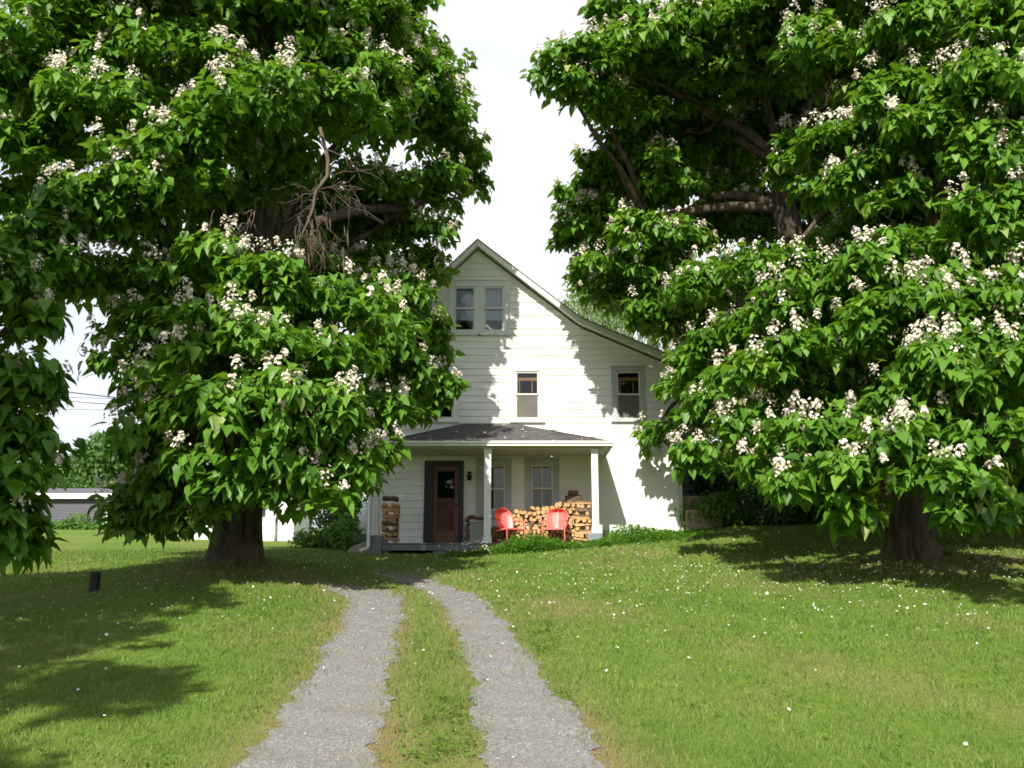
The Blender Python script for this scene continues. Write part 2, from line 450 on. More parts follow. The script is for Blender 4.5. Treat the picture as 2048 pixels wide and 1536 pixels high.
def build_pebbles():
    N = 60000
    # denser near the camera
    Y = 5.2 + 14*rng.random(N)**1.8; X = rng.uniform(-3.2, 2.2, N)
    d = track_dist(X, Y)
    keep = (in_track(X, Y) | ((d < 0.3) & (rng.random(N) < 0.10))) & (Y < TR[-1,0])
    X, Y = X[keep], Y[keep]; n = len(X)
    s = rng.uniform(0.003, 0.008, n) * (1 + 0.6*(rng.random(n) > 0.95)) * np.clip(Y/8, 1, 1.9)
    Z = gz(X, Y) + 0.012*np.sin(X*7.1+Y*3.3)*np.sin(Y*6.2-X*2.2) + 0.006 + s*0.25
    oct_ = np.array([(1,0,0),(0,1,0),(-1,0,0),(0,-1,0),(0,0,0.7),(0,0,-0.5)], float)
    a = rng.uniform(0, 6.28, n); ca, sa = np.cos(a), np.sin(a)
    sx = s*rng.uniform(0.7,1.4,n); sy = s*rng.uniform(0.6,1.1,n)
    V = np.zeros((n,6,3))
    V[:,:,0] = X[:,None] + oct_[:,0]*sx[:,None]*ca[:,None] - oct_[:,1]*sy[:,None]*sa[:,None]
    V[:,:,1] = Y[:,None] + oct_[:,0]*sx[:,None]*sa[:,None] + oct_[:,1]*sy[:,None]*ca[:,None]
    V[:,:,2] = Z[:,None] + oct_[:,2]*s[:,None]
    f = np.array([(0,1,4),(1,2,4),(2,3,4),(3,0,4),(1,0,5),(2,1,5),(3,2,5),(0,3,5)])
    F = (f[None] + (np.arange(n)*6)[:,None,None]).reshape(-1,3)
    o = np_mesh('gravel', V.reshape(-1,3), F, M['pebble'], attrs={'rnd': np.repeat(rng.random(n), 6)})
    tag(o, 'loose grey gravel lying on the two driveway tracks', 'gravel', kind='stuff')
build_pebbles()

def blades(X, Y, h, w, lean, rnd, dry, name, mat, label, cat):
    n = len(X)
    a = rng.uniform(0, 6.283, n); b = rng.uniform(0, 6.283, n)
    Z = gz(X, Y) - 0.01
    dx, dy = np.cos(a)*w*0.5, np.sin(a)*w*0.5
    lx, ly = np.cos(b)*lean*h, np.sin(b)*lean*h
    V = np.zeros((n,5,3))
    V[:,0] = np.stack([X-dx, Y-dy, Z], 1); V[:,1] = np.stack([X+dx, Y+dy, Z], 1)
    V[:,2] = np.stack([X+dx*0.8+lx*0.35, Y+dy*0.8+ly*0.35, Z+h*0.6], 1)
    V[:,3] = np.stack([X-dx*0.8+lx*0.35, Y-dy*0.8+ly*0.35, Z+h*0.6], 1)
    V[:,4] = np.stack([X+lx, Y+ly, Z+h], 1)
    base = np.arange(n)*5
    Q = np.stack([base, base+1, base+2, base+3], 1); T = np.stack([base+3, base+2, base+4], 1)
    o = np_mesh(name, V.reshape(-1,3), [Q, T], mat, attrs={'rnd': np.repeat(rnd, 5), 'dry': np.repeat(dry, 5)})
    tag(o, label, cat, kind='stuff'); return o

def build_grass():
    Xs, Ys, Hs, Ws = [], [], [], []
    for y0, y1, dens, hh, ww in ((4.8,7.5,3000,0.040,0.0050),(7.5,10.5,1900,0.042,0.0068),(10.5,15,1000,0.045,0.010),(15,21,520,0.05,0.015),(21,26,330,0.055,0.020)):
        W = 0.62*y1 + 1.0
        n = int((y1-y0)*2*W*dens)
        X = rng.uniform(-W, W, n); Y = rng.uniform(y0, y1, n)
        k = np.abs(X) < 0.60*Y + 1.0
        d = track_dist(X, Y); inn = in_track(X, Y, 0.0)
        tl = np.minimum(np.abs(X-np.interp(Y,TL[:,0],TL[:,1])), np.abs(X-np.interp(Y,TL[:,0],TL[:,2]))); tr_ = np.minimum(np.abs(X-np.interp(Y,TR[:,0],TR[:,1])), np.abs(X-np.interp(Y,TR[:,0],TR[:,2]))); te = np.minimum(tl, tr_)
        endf = np.maximum(sstep(TL[-1,0]-1.5, TL[-1,0], Y)*(X < np.interp(Y,TR[:,0],TR[:,1])), sstep(TR[-1,0]-3.0, TR[-1,0], Y))*0.75
        k &= ~(inn & (rng.random(n) > 0.02+0.75*np.exp(-te/0.06)+endf))
        k &= ~((d < 0.22) & ~inn & (rng.random(n) < 0.45*np.exp(-d/0.14)))
        k &= ~((Y > 23.4) & (X > -3.8) & (X < 4.7))
        k &= ((X+4.95)**2 + (Y-17)**2 > 0.5) & ((X-7.3)**2 + (Y-17)**2 > 0.5)
        X, Y = X[k], Y[k]
        Xs.append(X); Ys.append(Y); Hs.append(np.full(len(X), hh)); Ws.append(np.full(len(X), ww))
    for cx, cy, rr0 in ((-4.95,17,0.62),(7.3,17,0.50),(0,0,0)):
        if rr0 == 0: continue
        m = 1500; a = rng.uniform(0,6.283,m); q = rr0+np.abs(rng.normal(0,0.16,m))
        Xs.append(cx+q*np.cos(a)); Ys.append(cy+q*np.sin(a)); Hs.append(0.05+0.10*rng.random(m)); Ws.append(np.full(m,0.014))
    X, Y, H, W = map(np.concatenate, (Xs, Ys, Hs, Ws)); n = len(X)
    H = H*rng.uniform(0.55, 1.35, n)*(0.85+0.4*patch(X*1.3, Y*1.6)); W = W*rng.uniform(0.7, 1.3, n)
    p = patch(X, Y)
    stripe = 0.5 + 0.5*np.sin((X*0.75 + Y*0.65)*2*math.pi/1.9)
    stripe = np.where(X > 1.0, stripe, 0.5)
    rnd = np.clip(0.34*p + 0.18*stripe + rng.normal(0.23, 0.20, n) + 0.12*np.sin(X*5.1+Y*3.7)*np.sin(Y*4.3-X*2.9), 0, 1)
    dry = np.where(rng.random(n) < 0.10, 0.65, 0.0) + 0.8*dryness(X, Y)*rng.uniform(0.3, 1.2, n)
    blades(X, Y, H, W, rng.uniform(0.2, 0.9, n), rnd, np.clip(dry, 0, 0.95), 'grass', M['grass'], 'short mown grass covering the lawn round the driveway', 'grass')
build_grass()

# ------------------------------------------------------------------ leaves
LEAF_T = np.array([(0,0,0),(0,0.46,0.02),(0,1.04,-0.20),(-0.27,-0.14,0.05),(-0.46,0.15,0.14),(-0.28,0.58,0.07),(0.27,-0.14,0.05),(0.46,0.15,0.14),(0.28,0.58,0.07)], float)
LEAF_Q = np.array([(0,1,4,3),(1,2,5,4),(1,0,6,7),(2,1,7,8)])
OVAL_T = np.array([(0,0,0),(-0.34,0.4,0.06),(0,1.0,-0.05),(0.34,0.4,0.06)], float)
OVAL_Q = np.array([(0,3,2,1)])

def nrm(a): return a / (np.linalg.norm(a, axis=-1, keepdims=True) + 1e-9)

def leaves_mesh(name, pos, t, n, L, Wd, rnd, mat, parent, T=LEAF_T, Q=LEAF_Q):
    t = nrm(t); n = nrm(n - t*(n*t).sum(1, keepdims=True)); s = np.cross(t, n)
    cu = rng.normal(1.0, 0.6, len(pos)); tw = rng.normal(0, 0.10, len(pos))
    zz = T[None,:,2]*cu[:,None] + tw[:,None]*T[None,:,0]*T[None,:,1]
    V = pos[:,None,:] + t[:,None,:]*(T[None,:,1]*L[:,None])[:,:,None] + s[:,None,:]*(T[None,:,0]*Wd[:,None])[:,:,None] + n[:,None,:]*(zz*L[:,None])[:,:,None]
    k = len(T); N = len(pos)
    F = (Q[None] + (np.arange(N)*k)[:,None,None]).reshape(-1, Q.shape[1])
    return np_mesh(name, V.reshape(-1,3), F, mat, parent, attrs={'rnd': np.repeat(np.clip(rnd,0,1), k)})

def sphere_dirs(n):
    d = rng.normal(size=(n,3)); return nrm(d)

def to_lobe(l):
    """('w',X,Y,Z,a,b,h,dens) or (px,py,rx,ry,Y[,dens]) -> centre, radii, density"""
    if l[0] == 'w':
        return np.array(l[1:4], float), np.array(l[4:7], float), (l[7] if len(l) > 7 else 1.0)
    c = P(l[0], l[1], l[4]); s = ppm(c)
    a, h = l[2]/s, l[3]/s
    return c, np.array([a, 0.55*a+0.45*h, h]), (l[5] if len(l) > 5 else 1.0)

def tuft_leaves(C, out, nl, leafL):
    """C (m,3) twig ends; leaves in drooping rosettes"""
    m = len(C); N = m*nl
    idx = np.repeat(np.arange(m), nl)
    ang = rng.uniform(0, 6.283, N)
    rad = np.stack([np.cos(ang), np.sin(ang), np.zeros(N)], 1) + 0.65*out[idx]*np.array([1,1,0])
    rad = nrm(rad)
    phi = np.clip(rng.normal(0.62, 0.42, N), -0.35, 1.5)[:,None]
    t = np.cos(phi)*rad - np.sin(phi)*np.array([0,0,1.0])
    nn = np.sin(phi)*rad + np.cos(phi)*np.array([0,0,1.0]) + rng.normal(0, 0.28, (N,3))
    pos = C[idx] + rad*rng.uniform(0.02, 0.30, N)[:,None] + np.stack([np.zeros(N), np.zeros(N), rng.uniform(-0.22, 0.12, N)], 1)
    L = (0.55 + 0.75*rng.beta(2.2, 1.8, N))*leafL*1.06
    return pos, t, nn, L

FL_T = np.array([(0,0,0)] + [(math.cos(2*math.pi*k/5), math.sin(2*math.pi*k/5), 0.35) for k in range(5)], float)
FL_F = np.array([(0,1,2),(0,2,3),(0,3,4),(0,4,5),(0,5,1)])
def flowers_mesh(name, pos, n, size, rnd, mat, parent):
    N = len(pos); n = nrm(n)
    ref = np.where(np.abs(n[:,2:3]) < 0.9, np.array([[0,0,1.0]]), np.array([[1.0,0,0]]))
    u = nrm(np.cross(n, ref)); w = np.cross(n, u)
    jit = rng.uniform(0.65, 1.25, (N,6))
    V = pos[:,None,:] + (u[:,None,:]*FL_T[None,:,0:1] + w[:,None,:]*FL_T[None,:,1:2])*(size[:,None]*jit)[:,:,None] + n[:,None,:]*(FL_T[None,:,2]*size[:,None])[:,:,None]
    F = (FL_F[None] + (np.arange(N)*6)[:,None,None]).reshape(-1,3)
    return np_mesh(name, V.reshape(-1,3), F, mat, parent, attrs={'rnd': np.repeat(rnd, 6)})

def catalpa(name, label, base, trunk, lobes, forks, leafL=0.195, dens=4.6, nl=21, bloom=0.95, flare=0.85, group=None, bloom_low=-99):
    """trunk: [(x,y,z,r)] from the ground up; forks: points limbs spring from"""
    global rng
    rng = np.random.default_rng(int(abs(base[0])*100)+11)
    t0 = thing(name, base, label, 'tree', group)
    mb = MB()
    # trunk with root flare
    n = 72; vs = []; fs = []; rows = []
    pts = [np.array(p[:3], float) for p in trunk]; rr = [p[3] for p in trunk]
    steps = []
    for i in range(len(pts)-1):
        for k in range(14):
            f = k/14; steps.append((pts[i]*(1-f)+pts[i+1]*f, rr[i]*(1-f)+rr[i+1]*f))
    steps.append((pts[-1], rr[-1]))
    ph = rng.uniform(0, 6, 4)
    for c, r in steps:
        hgt = c[2]-pts[0][2]
        for k in range(n):
            a = 2*math.pi*k/n
            fl = flare*math.exp(-max(hgt,0)/0.42)
            q = r*(1 + 0.05*math.sin(3*a+ph[0]+hgt*0.5) + 0.035*math.sin(7*a+ph[1]-hgt*0.7) + 0.02*math.sin(13*a+hgt*3))
            q += r*0.030*abs(math.sin(9*a+1.3*math.sin(hgt*1.6+ph[2])+ph[1])) + r*0.016*math.sin(31*a+2.0*math.sin(hgt*2.7))
            q += fl*r*(0.42 + 0.30*max(0, math.sin(2.5*a+ph[2]))+0.16*math.sin(5*a+ph[3]))
            vs.append((c[0]+q*math.cos(a), c[1]+q*math.sin(a), c[2]))
    for i in range(len(steps)-1):
        for k in range(n):
            k2 = (k+1) % n; fs.append((i*n+k, i*n+k2, (i+1)*n+k2, (i+1)*n+k))
    mb.add(vs, fs)
    forks = [np.array(f, float) for f in forks]
    top = pts[-1]
    for f in forks[0:]:
        j = int(np.argmin([np.linalg.norm(f-p) for p in pts[1:]]))+1
        a = pts[j]; d = f-a
        if np.linalg.norm(d) > 0.3:
            mid = a*0.5+f*0.5+np.array([0,0,0.12*np.linalg.norm(d)])+rng.normal(0,0.12,3)
            q = [a*(1-s)**2+2*mid*s*(1-s)+f*s*s for s in np.linspace(0,1,7)]
            mb.tube(q, list(np.linspace(min(rr[j]*0.5,0.16), 0.10, 7)), 9)
    TC, TO, TN, TT = [], [], [], []
    for l in lobes:
        c, r, d = to_lobe(l)
        # limb to the lobe
        fk = min(forks, key=lambda q: np.linalg.norm(q-c))
        dd = c-fk; ln = np.linalg.norm(dd)
        mid = fk*0.55+c*0.45+np.array([0,0,0.10*ln])+rng.normal(0,0.10*min(ln,3),3)
        q = [fk*(1-s)**2+2*mid*s*(1-s)+c*s*s for s in np.linspace(0,1,8)]
        q = [p + (rng.normal(0,0.04,3) if 0 < i < 7 else 0) for i, p in enumerate(q)]
        mb.tube(q, list(np.linspace(0.10 if ln > 2 else 0.07, 0.028, 8)), 7)
        area = 4*math.pi*((r[0]*r[1])**1.6/3+(r[0]*r[2])**1.6/3+(r[1]*r[2])**1.6/3)**(1/1.6)
        m = max(5, int(area*dens*d))
        ns = max(2, int(area*d*0.52)); ms = max(3, int(0.74*m/ns))
        us = sphere_dirs(ns*4); us = us[(us[:,2] > -0.30)][:ns]; ns = len(us)
        sc = c + us*r*rng.uniform(0.62, 0.92, ns)[:,None]
        sr = rng.uniform(0.42, 0.80, ns)*np.clip(r.mean()/0.85, 0.55, 1.15)
        si = np.repeat(np.arange(ns), ms); q = np.sqrt(rng.random(ns*ms)); an = rng.uniform(0, 6.283, ns*ms)
        ou = nrm(us*np.array([1,1,0.25]))
        off = np.stack([q*np.cos(an), q*np.sin(an), 0.16-0.62*q*q+rng.normal(0,0.07,ns*ms)], 1)*sr[si][:,None]
        off[:,2] -= 0.30*(off*ou[si]).sum(1)          # each spray tips down and outwards
        tcs = sc[si] + off
        uo = nrm(0.75*ou[si] + off*np.array([1,1,0])/sr[si][:,None])
        tone_s = rng.normal(0, 0.09, ns)[si]
        u = sphere_dirs(m); u = u[(u[:,2] > -0.15) | (rng.random(len(u)) < 0.35)][:max(2, int(0.50*m))]
        k = rng.uniform(0.30, 0.86, len(u))
        tcf = c + u*r*k[:,None]
        tc = np.concatenate([tcs, tcf]); TC.append(tc)
        TO.append(np.concatenate([uo, nrm(u*np.array([1,1,0.4])/r)]))
        TN.append(np.concatenate([0.95-1.1*q, np.full(len(u), -0.95)]))
        TT.append(np.concatenate([tone_s, np.full(len(u), -0.05)]))
        for p in sc:
            a = c + (p-c)*0.05; md = (a+p)/2 + rng.normal(0,0.06,3)
            mb.tube([a, md, p], [0.026, 0.018, 0.009], 5)
        for p in tc[rng.integers(0, len(tc), int(2+m*0.05))]:          # twigs
            a = c + (p-c)*0.1; md = (a+p)/2 + rng.normal(0,0.08,3)
            mb.tube([a, md, p], [0.022, 0.014, 0.007], 5)
    C = np.concatenate(TC); O = np.concatenate(TO); U = np.concatenate(TN)
    mb.build('trunk', M['bark'], t0, smooth=True)
    pos, t, nn, L = tuft_leaves(C, O, nl, leafL)
    tone = np.repeat(np.concatenate(TT) + rng.normal(0, 0.06, len(C)), nl)
    rnd = 0.45 + tone + rng.normal(0, 0.2, len(pos))
    leaves_mesh('crown', pos, t, nn, L, L*rng.uniform(0.8,1.02,len(L)), rnd, M['leaf'], t0)
    # blossom panicles at some twig ends
    sel = (rng.random(len(C)) < bloom*np.clip(0.72+0.8*U, 0.0, 1.5)) & (C[:,2] > bloom_low)
    B = C[sel] + O[sel]*0.22 + np.array([0,0,0.17]); nb = len(B); nf = 30
    idx = np.repeat(np.arange(nb), nf)
    sz = (0.45 + 0.85*rng.random(nb)**1.3)[idx]
    hh = rng.random(nb*nf)
    sp = (0.100*(1-0.55*hh))*sz
    dr = rng.normal(size=(nb*nf,3)); dr[:,2] *= 0.55
    fp = B[idx] + dr*sp[:,None]*0.72 + np.stack([0*hh,0*hh,(hh-0.35)*0.24*sz], 1)
    fn = nrm(dr) + np.array([0,0,0.5]) + 0.5*O[sel][idx]
    flowers_mesh('blossoms', fp, fn, rng.uniform(0.018,0.034,nb*nf), np.clip(rng.normal(0.62,0.26,nb*nf),0,1), M['blossom'], t0)
    return t0

# --- the big catalpa beside the drive
b1 = G(472, 1148); Yt = 17.0
b1 = np.array([P(472,1148,Yt)[0], Yt, float(gz(P(472,1148,Yt)[0], Yt))-0.05])
def TP(px, py, Y, r): p = P(px, py, Y); return (p[0], p[1], p[2], r)
trunk1 = [(b1[0],b1[1],b1[2],0.40), (b1[0]+0.0,b1[1],b1[2]+0.9,0.37), (b1[0]+0.03,b1[1],b1[2]+2.0,0.36), TP(480,800,17.2,0.34), TP(500,640,17.5,0.30), TP(520,500,17.8,0.25)]
lobes1 = [
 (420,520,85,55,15.5),(520,590,115,70,15.2),(660,620,120,65,16),(790,620,85,65,19),(862,650,38,70,20.5),
 (330,660,85,75,15.8),(275,700,55,50,16),(470,690,135,85,14.6),(640,720,130,85,15.2),(775,730,95,75,18),(858,765,45,60,20.5),
 (325,790,66,60,15.3),(440,820,125,85,14.2),(600,830,135,85,14.4),(730,815,78,66,16.8),(852,822,46,30,20.5),
 (302,1035,34,24,15),(345,1025,40,22,14.8),
 (318,900,58,60,15),(420,920,105,70,14.2),(560,930,115,65,14.2),(668,905,78,58,15),(735,905,35,36,16.2),
 (288,985,36,44,15),(345,985,65,42,14.8),(615,985,65,36,14.6),(705,960,55,45,15.2),(500,965,70,36,14.2),(420,985,60,30,14.4),
 (60,480,90,75,14.5),(150,430,105,85,15),(270,400,115,85,15.2),(130,550,90,55,15.5),(240,560,75,65,16),(330,500,80,60,17),
 (380,300,125,85,15.3),(500,230,125,85,15.5),(620,180,105,75,16),(545,320,80,60,17),(450,400,105,65,17.5),
 (720,240,95,75,18),(700,150,105,75,18),
 (800,170,85,85,21),(840,110,55,90,22),(875,250,70,75,22),(932,310,50,46,23.2),(850,370,70,65,22),(928,365,34,28,23.4),(800,460,60,65,22),(832,540,40,62,22.3),(760,380,60,55,21),(805,25,60,55,22),
 (700,470,70,60,21.8,0.8),(765,525,45,45,21.6),(430,590,60,42,18.6),(10,180,60,60,15.8),(20,400,60,60,16),
 (300,600,75,55,18),(380,640,75,65,18.5),(420,760,85,75,18),(560,790,95,80,18.5),(520,660,80,60,19),
 (680,555,95,45,20),(640,520,70,40,21,0.6),
 (640,420,140,130,21.5,0.85),(420,480,120,60,20,0.5),
 (60,300,100,95,15.5),(60,150,115,105,15.5),(200,230,125,95,15.5),(180,90,145,95,15.8),(360,120,135,95,16),(330,20,145,75,16.5),(520,60,135,95,17),(660,30,130,85,18.5),(755,60,80,75,20.5),
 ('w',-5.5,17,11.8,2.2,2.0,1.6),('w',-4.2,19,12.2,1.8,1.8,1.4),('w',-8,16,11.5,2.0,2.0,1.6),('w',-4.6,18,14,2.0,2.0,1.5),('w',-7,18,13.6,2,2,1.5),(866,705,34,46,20.5),(866,790,36,34,20.5)]
forks1 = [P(500,640,17.5), P(430,820,16.2), P(600,760,16.5), P(520,500,17.8), P(700,640,19), P(620,420,18.6), P(330,480,17.0), P(800,420,21), P(560,330,18), P(760,220,20.5), P(260,280,16.8), P(420,160,17), P(620,120,18), (-5.5,17.5,10.5)]
T1 = catalpa('catalpa_tree', 'huge flowering catalpa with a flared trunk and dead brown branches beside the gravel drive', b1, trunk1, lobes1, forks1, group='flowering catalpas')

# dead branch hanging in the gap of its crown
def dead_branch():
    mb = MB()
    Y = 15.5
    main = [(640,255),(656,320),(655,352),(632,382),(626,418),(612,452),(594,490),(580,520)]
    mb.tube([P(x,y,Y) for x,y in main], [0.030,0.036,0.034,0.030,0.026,0.020,0.014,0.008], 7)
    def twig(a, b, r=0.016, bend=0.15, sub=3, dy=0.0):
        r = r*0.62
        A = P(a[0],a[1],Y); B = P(b[0],b[1],Y+dy)
        L = np.linalg.norm(B-A)
        q = [A*(1-s)+B*s + np.array([0,0,bend*L*s*(1-s)*2]) + (rng.normal(0,0.03,3) if 0 < s < 1 else 0) for s in np.linspace(0,1,6)]
        mb.tube(q, list(np.linspace(r, 0.005, 6)), 5)
        for k in range(sub):
            i = rng.integers(1,5); e = q[i] + (q[5]-q[i])*0.6 + rng.normal(0,0.16,3) - np.array([0,0,0.12])
            mb.tube([q[i], (q[i]+e)/2+rng.normal(0,0.03,3), e], [r*0.55, r*0.4, 0.004], 4)
    twig((648,298),(715,330),0.02,0.2); twig((700,325),(752,358),0.014,0.0); twig((655,345),(745,338),0.018,-0.1)
    twig((636,378),(710,350),0.022,-0.1,4,0.4); twig((634,380),(726,378),0.016,0.15,4,-0.3); twig((630,378),(560,372),0.014,0.1,4)
    twig((630,385),(580,410),0.013); twig((626,400),(590,440),0.012); twig((626,410),(642,470),0.018,0.1,4); twig((640,470),(652,540),0.012,0.0,4)
    for i in range(15):
        a = (rng.uniform(592,650), rng.uniform(430,480)); twig(a, (a[0]+rng.normal(12,26), a[1]+rng.uniform(35,75)), 0.013, 0.05, 3, rng.normal(0,0.4))
    for i in range(11):
        a = (rng.uniform(630,715), rng.uniform(340,440)); twig(a, (a[0]+rng.normal(20,22), a[1]+rng.uniform(10,55)), 0.009, 0.05, 2, rng.normal(0,0.4))
    twig((520,395),(497,440),0.026,0,4); twig((497,440),(470,470),0.016,0,4); twig((500,435),(515,465),0.012,0,3); twig((430,420),(414,460),0.016,0,3); twig((470,470),(430,470),0.012,0,3)
    for i in range(14):                # hanging seed pods
        a = P(rng.uniform(590,700), rng.uniform(420,520), Y+rng.normal(0,0.3)); l = rng.uniform(0.22,0.4)
        mb.tube([a, a+np.array([0.01,0,-l*0.5]), a+np.array([0.03,0,-l])], [0.006,0.012,0.004], 5)
    o = mb.build('dead_branch', M['dead'], T1, smooth=True)
    o['label'] = 'bare brown dead branch with drooping twigs'
dead_branch()

# --- catalpa at the edge of the frame, in shade
b2 = np.array([-10.2, 8.5, float(gz(-10.2, 8.5))-0.05])
trunk2 = [(*b2, 0.42), (b2[0]+0.1,b2[1],b2[2]+1.5,0.38), (b2[0]+0.3,b2[1]+0.3,b2[2]+4.0,0.33), (b2[0]+0.8,b2[1]+0.2,b2[2]+7.0,0.24)]
lobes2 = [(-15,560,80,80,12.2),(40,640,60,55,12),(10,720,85,65,12),(58,760,46,50,12.2),(-2,840,66,55,12),(42,880,42,40,12.2),(8,940,48,50,11.8),(10,1010,30,34,11.8),(2,1075,30,35,11.6),(-80,800,80,90,12),(-90,950,70,80,12),(-80,620,80,80,12),
 ('w',-9,9.5,6.5,2.2,2.2,1.6,0.42),('w',-10.4,7,8,2.5,2.5,1.8),('w',-8.4,5,7.5,2.0,2.3,1.6,0.42),('w',-7.9,7.0,6.5,1.3,1.4,0.9),('w',-8.4,8.4,7.4,1.3,1.3,0.9),('w',-7.9,7.6,5.2,1.1,1.1,0.8),('w',-8.0,5.4,8.2,1.0,1.0,0.8),('w',-7.4,8.6,4.6,0.9,0.9,0.7),('w',-10,4,10,2.5,2.5,1.8),('w',-8.0,7.6,10,2,2.2,1.6,0.42),('w',-12,9.5,6,2.2,2.2,1.8),('w',-11.5,5.5,4.5,2.2,2.2,1.5),('w',-9.8,2.5,3.8,1.8,1.8,1.2)]  # includes unseen lobes added to shade the hanging branch tips
forks2 = [(-9.8,8.6,5.5),(-9,9.5,6.0),(-9.6,8.2,8),(-9,5.5,7),(-8.2,11.0,4.2),(-7.2,11.8,2.6)]
T2 = catalpa('catalpa_tree', 'shaded catalpa whose drooping branch tips hang down beside the field, above the short dark post', b2, trunk2, lobes2, forks2, group='flowering catalpas', bloom=0.45)

b3 = np.array([-9.6, -2.6, float(gz(-9.6, -2.6))-0.05])
trunk3 = [(*b3, 0.40), (b3[0]+0.1,b3[1],b3[2]+1.5,0.36), (b3[0]+0.3,b3[1],b3[2]+5,0.28)]
lobes3 = [('w',-7.8,2.0,7.0,1.7,1.8,1.3,0.42),('w',-7.0,-1.6,7.6,1.6,1.8,1.2,0.42),('w',-8.6,0.0,6.2,2.0,2.0,1.5,0.42),('w',-9.5,-3,9,2.3,2.3,1.6),('w',-7.6,-4.5,7.5,2,2,1.4),('w',-11.5,-2,6.5,2,2,1.5)]
catalpa('catalpa_tree', 'catalpa standing outside the picture whose soft shade crosses the near lawn', b3, trunk3, lobes3, [(-9.2,-2.6,4.5),(-8.0,-1.5,6.0),(-8.5,0.5,5.5)], group='flowering catalpas', bloom=0.2)
b6 = np.array([9.6, 7.5, float(gz(9.6, 7.5))-0.05])
trunk6 = [(*b6, 0.36), (b6[0],b6[1],b6[2]+1.5,0.33), (b6[0]-0.2,b6[1],b6[2]+4.5,0.24)]
lobes6 = [('w',6.0,6.6,5.3,1.2,1.2,0.7),('w',7.9,7.2,5.6,1.6,1.5,1.0),('w',9.8,7.6,6.4,1.8,1.8,1.4),('w',11.4,7.2,5.4,1.7,1.7,1.2),('w',9.6,9.0,5.6,1.5,1.5,1.0)]
catalpa('catalpa_tree', 'young catalpa standing outside the picture whose shade touches the petal strewn lawn', b6, trunk6, lobes6, [(9.3,7.5,4.3),(7.6,7.1,5.0)], group='flowering catalpas', bloom=0.2)

# --- catalpa with the low boughs on the other side of the drive
X4 = P(1826,1128,17.0)[0]
b4 = np.array([X4, 17.0, float(gz(X4, 17.0))-0.05])
trunk4 = [(*b4, 0.41), (b4[0],b4[1],b4[2]+0.9,0.38), TP(1822,900,17.0,0.37), TP(1850,650,17.0,0.34), TP(1885,420,17.0,0.30), TP(1905,250,17.2,0.22)]
lobes4 = [
 (1420,715,70,50,20),(1510,660,95,60,18),(1620,600,105,60,16.5),(1730,550,105,60,16),(1820,490,95,50,16),(1915,570,75,50,15.5),
 (1450,560,95,42,20),(1560,530,95,42,18.5),
 (1560,730,105,45,16.5),(1680,680,105,50,15.5),(1800,635,105,60,15),(1895,680,80,60,15),
 (1430,800,60,38,19.5),(1440,900,60,40,18.5),(1520,850,85,40,16.5),(1555,930,85,40,15.5),(1650,865,95,45,14.8),(1680,940,85,42,14.2),(1775,880,85,42,14),(1870,830,75,45,14.2),(1880,945,85,50,13.5),(1980,880,85,65,13.5),
 (1905,745,80,55,14.0),(1840,720,60,50,14.4),(1780,800,80,45,14.6),(1600,960,70,35,14.6),
 (1690,1010,36,32,14.2),(1930,1005,75,36,13.3),(2005,1020,45,40,13.2),
 (1720,280,75,55,18.8),(1600,300,60,45,19.5),(1740,130,70,60,19),(1930,110,80,70,18.5),(2030,230,60,60,17),(1900,180,70,60,18.5),(1820,330,60,50,18.5),(2030,520,50,60,17),
 (2010,760,85,75,13.5),(2020,600,65,75,15),(2000,430,85,80,15),(1970,320,85,60,15.5),(1870,250,105,55,16),(1760,200,105,55,16.5),(1960,180,105,70,15.5),(1650,300,80,45,18),(1650,110,105,70,18),(1830,90,115,70,16.5),(1980,60,115,75,15.5),(1640,380,70,35,18),(1760,330,80,40,17),(1800,395,50,32,16.5),
 ('w',11,16.5,3.6,2.2,2.2,1.4),('w',6.2,17.2,3.4,1.5,1.5,1.0),('w',8.2,16.2,4.0,1.6,1.6,1.2),('w',11.6,17,8,2.4,2.4,1.8),('w',11,14,5.5,1.9,1.9,1.4),('w',8,17,12.6,2.2,2.2,1.6),('w',6,19.5,13,2,2,1.5),('w',10,18,12.6,2.1,2.1,1.6),('w',9.8,20,4.0,2.2,2.2,1.4),('w',9,20.5,7.5,2.2,2.2,1.6),('w',7.2,19.8,4.4,1.8,1.8,1.2),('w',12,19.5,6,2.3,2.3,2.0)]
forks4 = [P(1840,720,17), P(1870,520,17), P(1885,420,17), P(1700,700,16.5), P(1600,760,17.2), P(1780,800,16.2), P(1760,300,17.4), P(1905,250,17.2), P(1940,700,15.8), P(1950,850,15), P(1660,200,18)]
T4 = catalpa('catalpa_tree', 'flowering catalpa with low sweeping boughs shading its dark trunk on the petal strewn lawn', b4, trunk4, lobes4, forks4, group='flowering catalpas', flare=0.45)

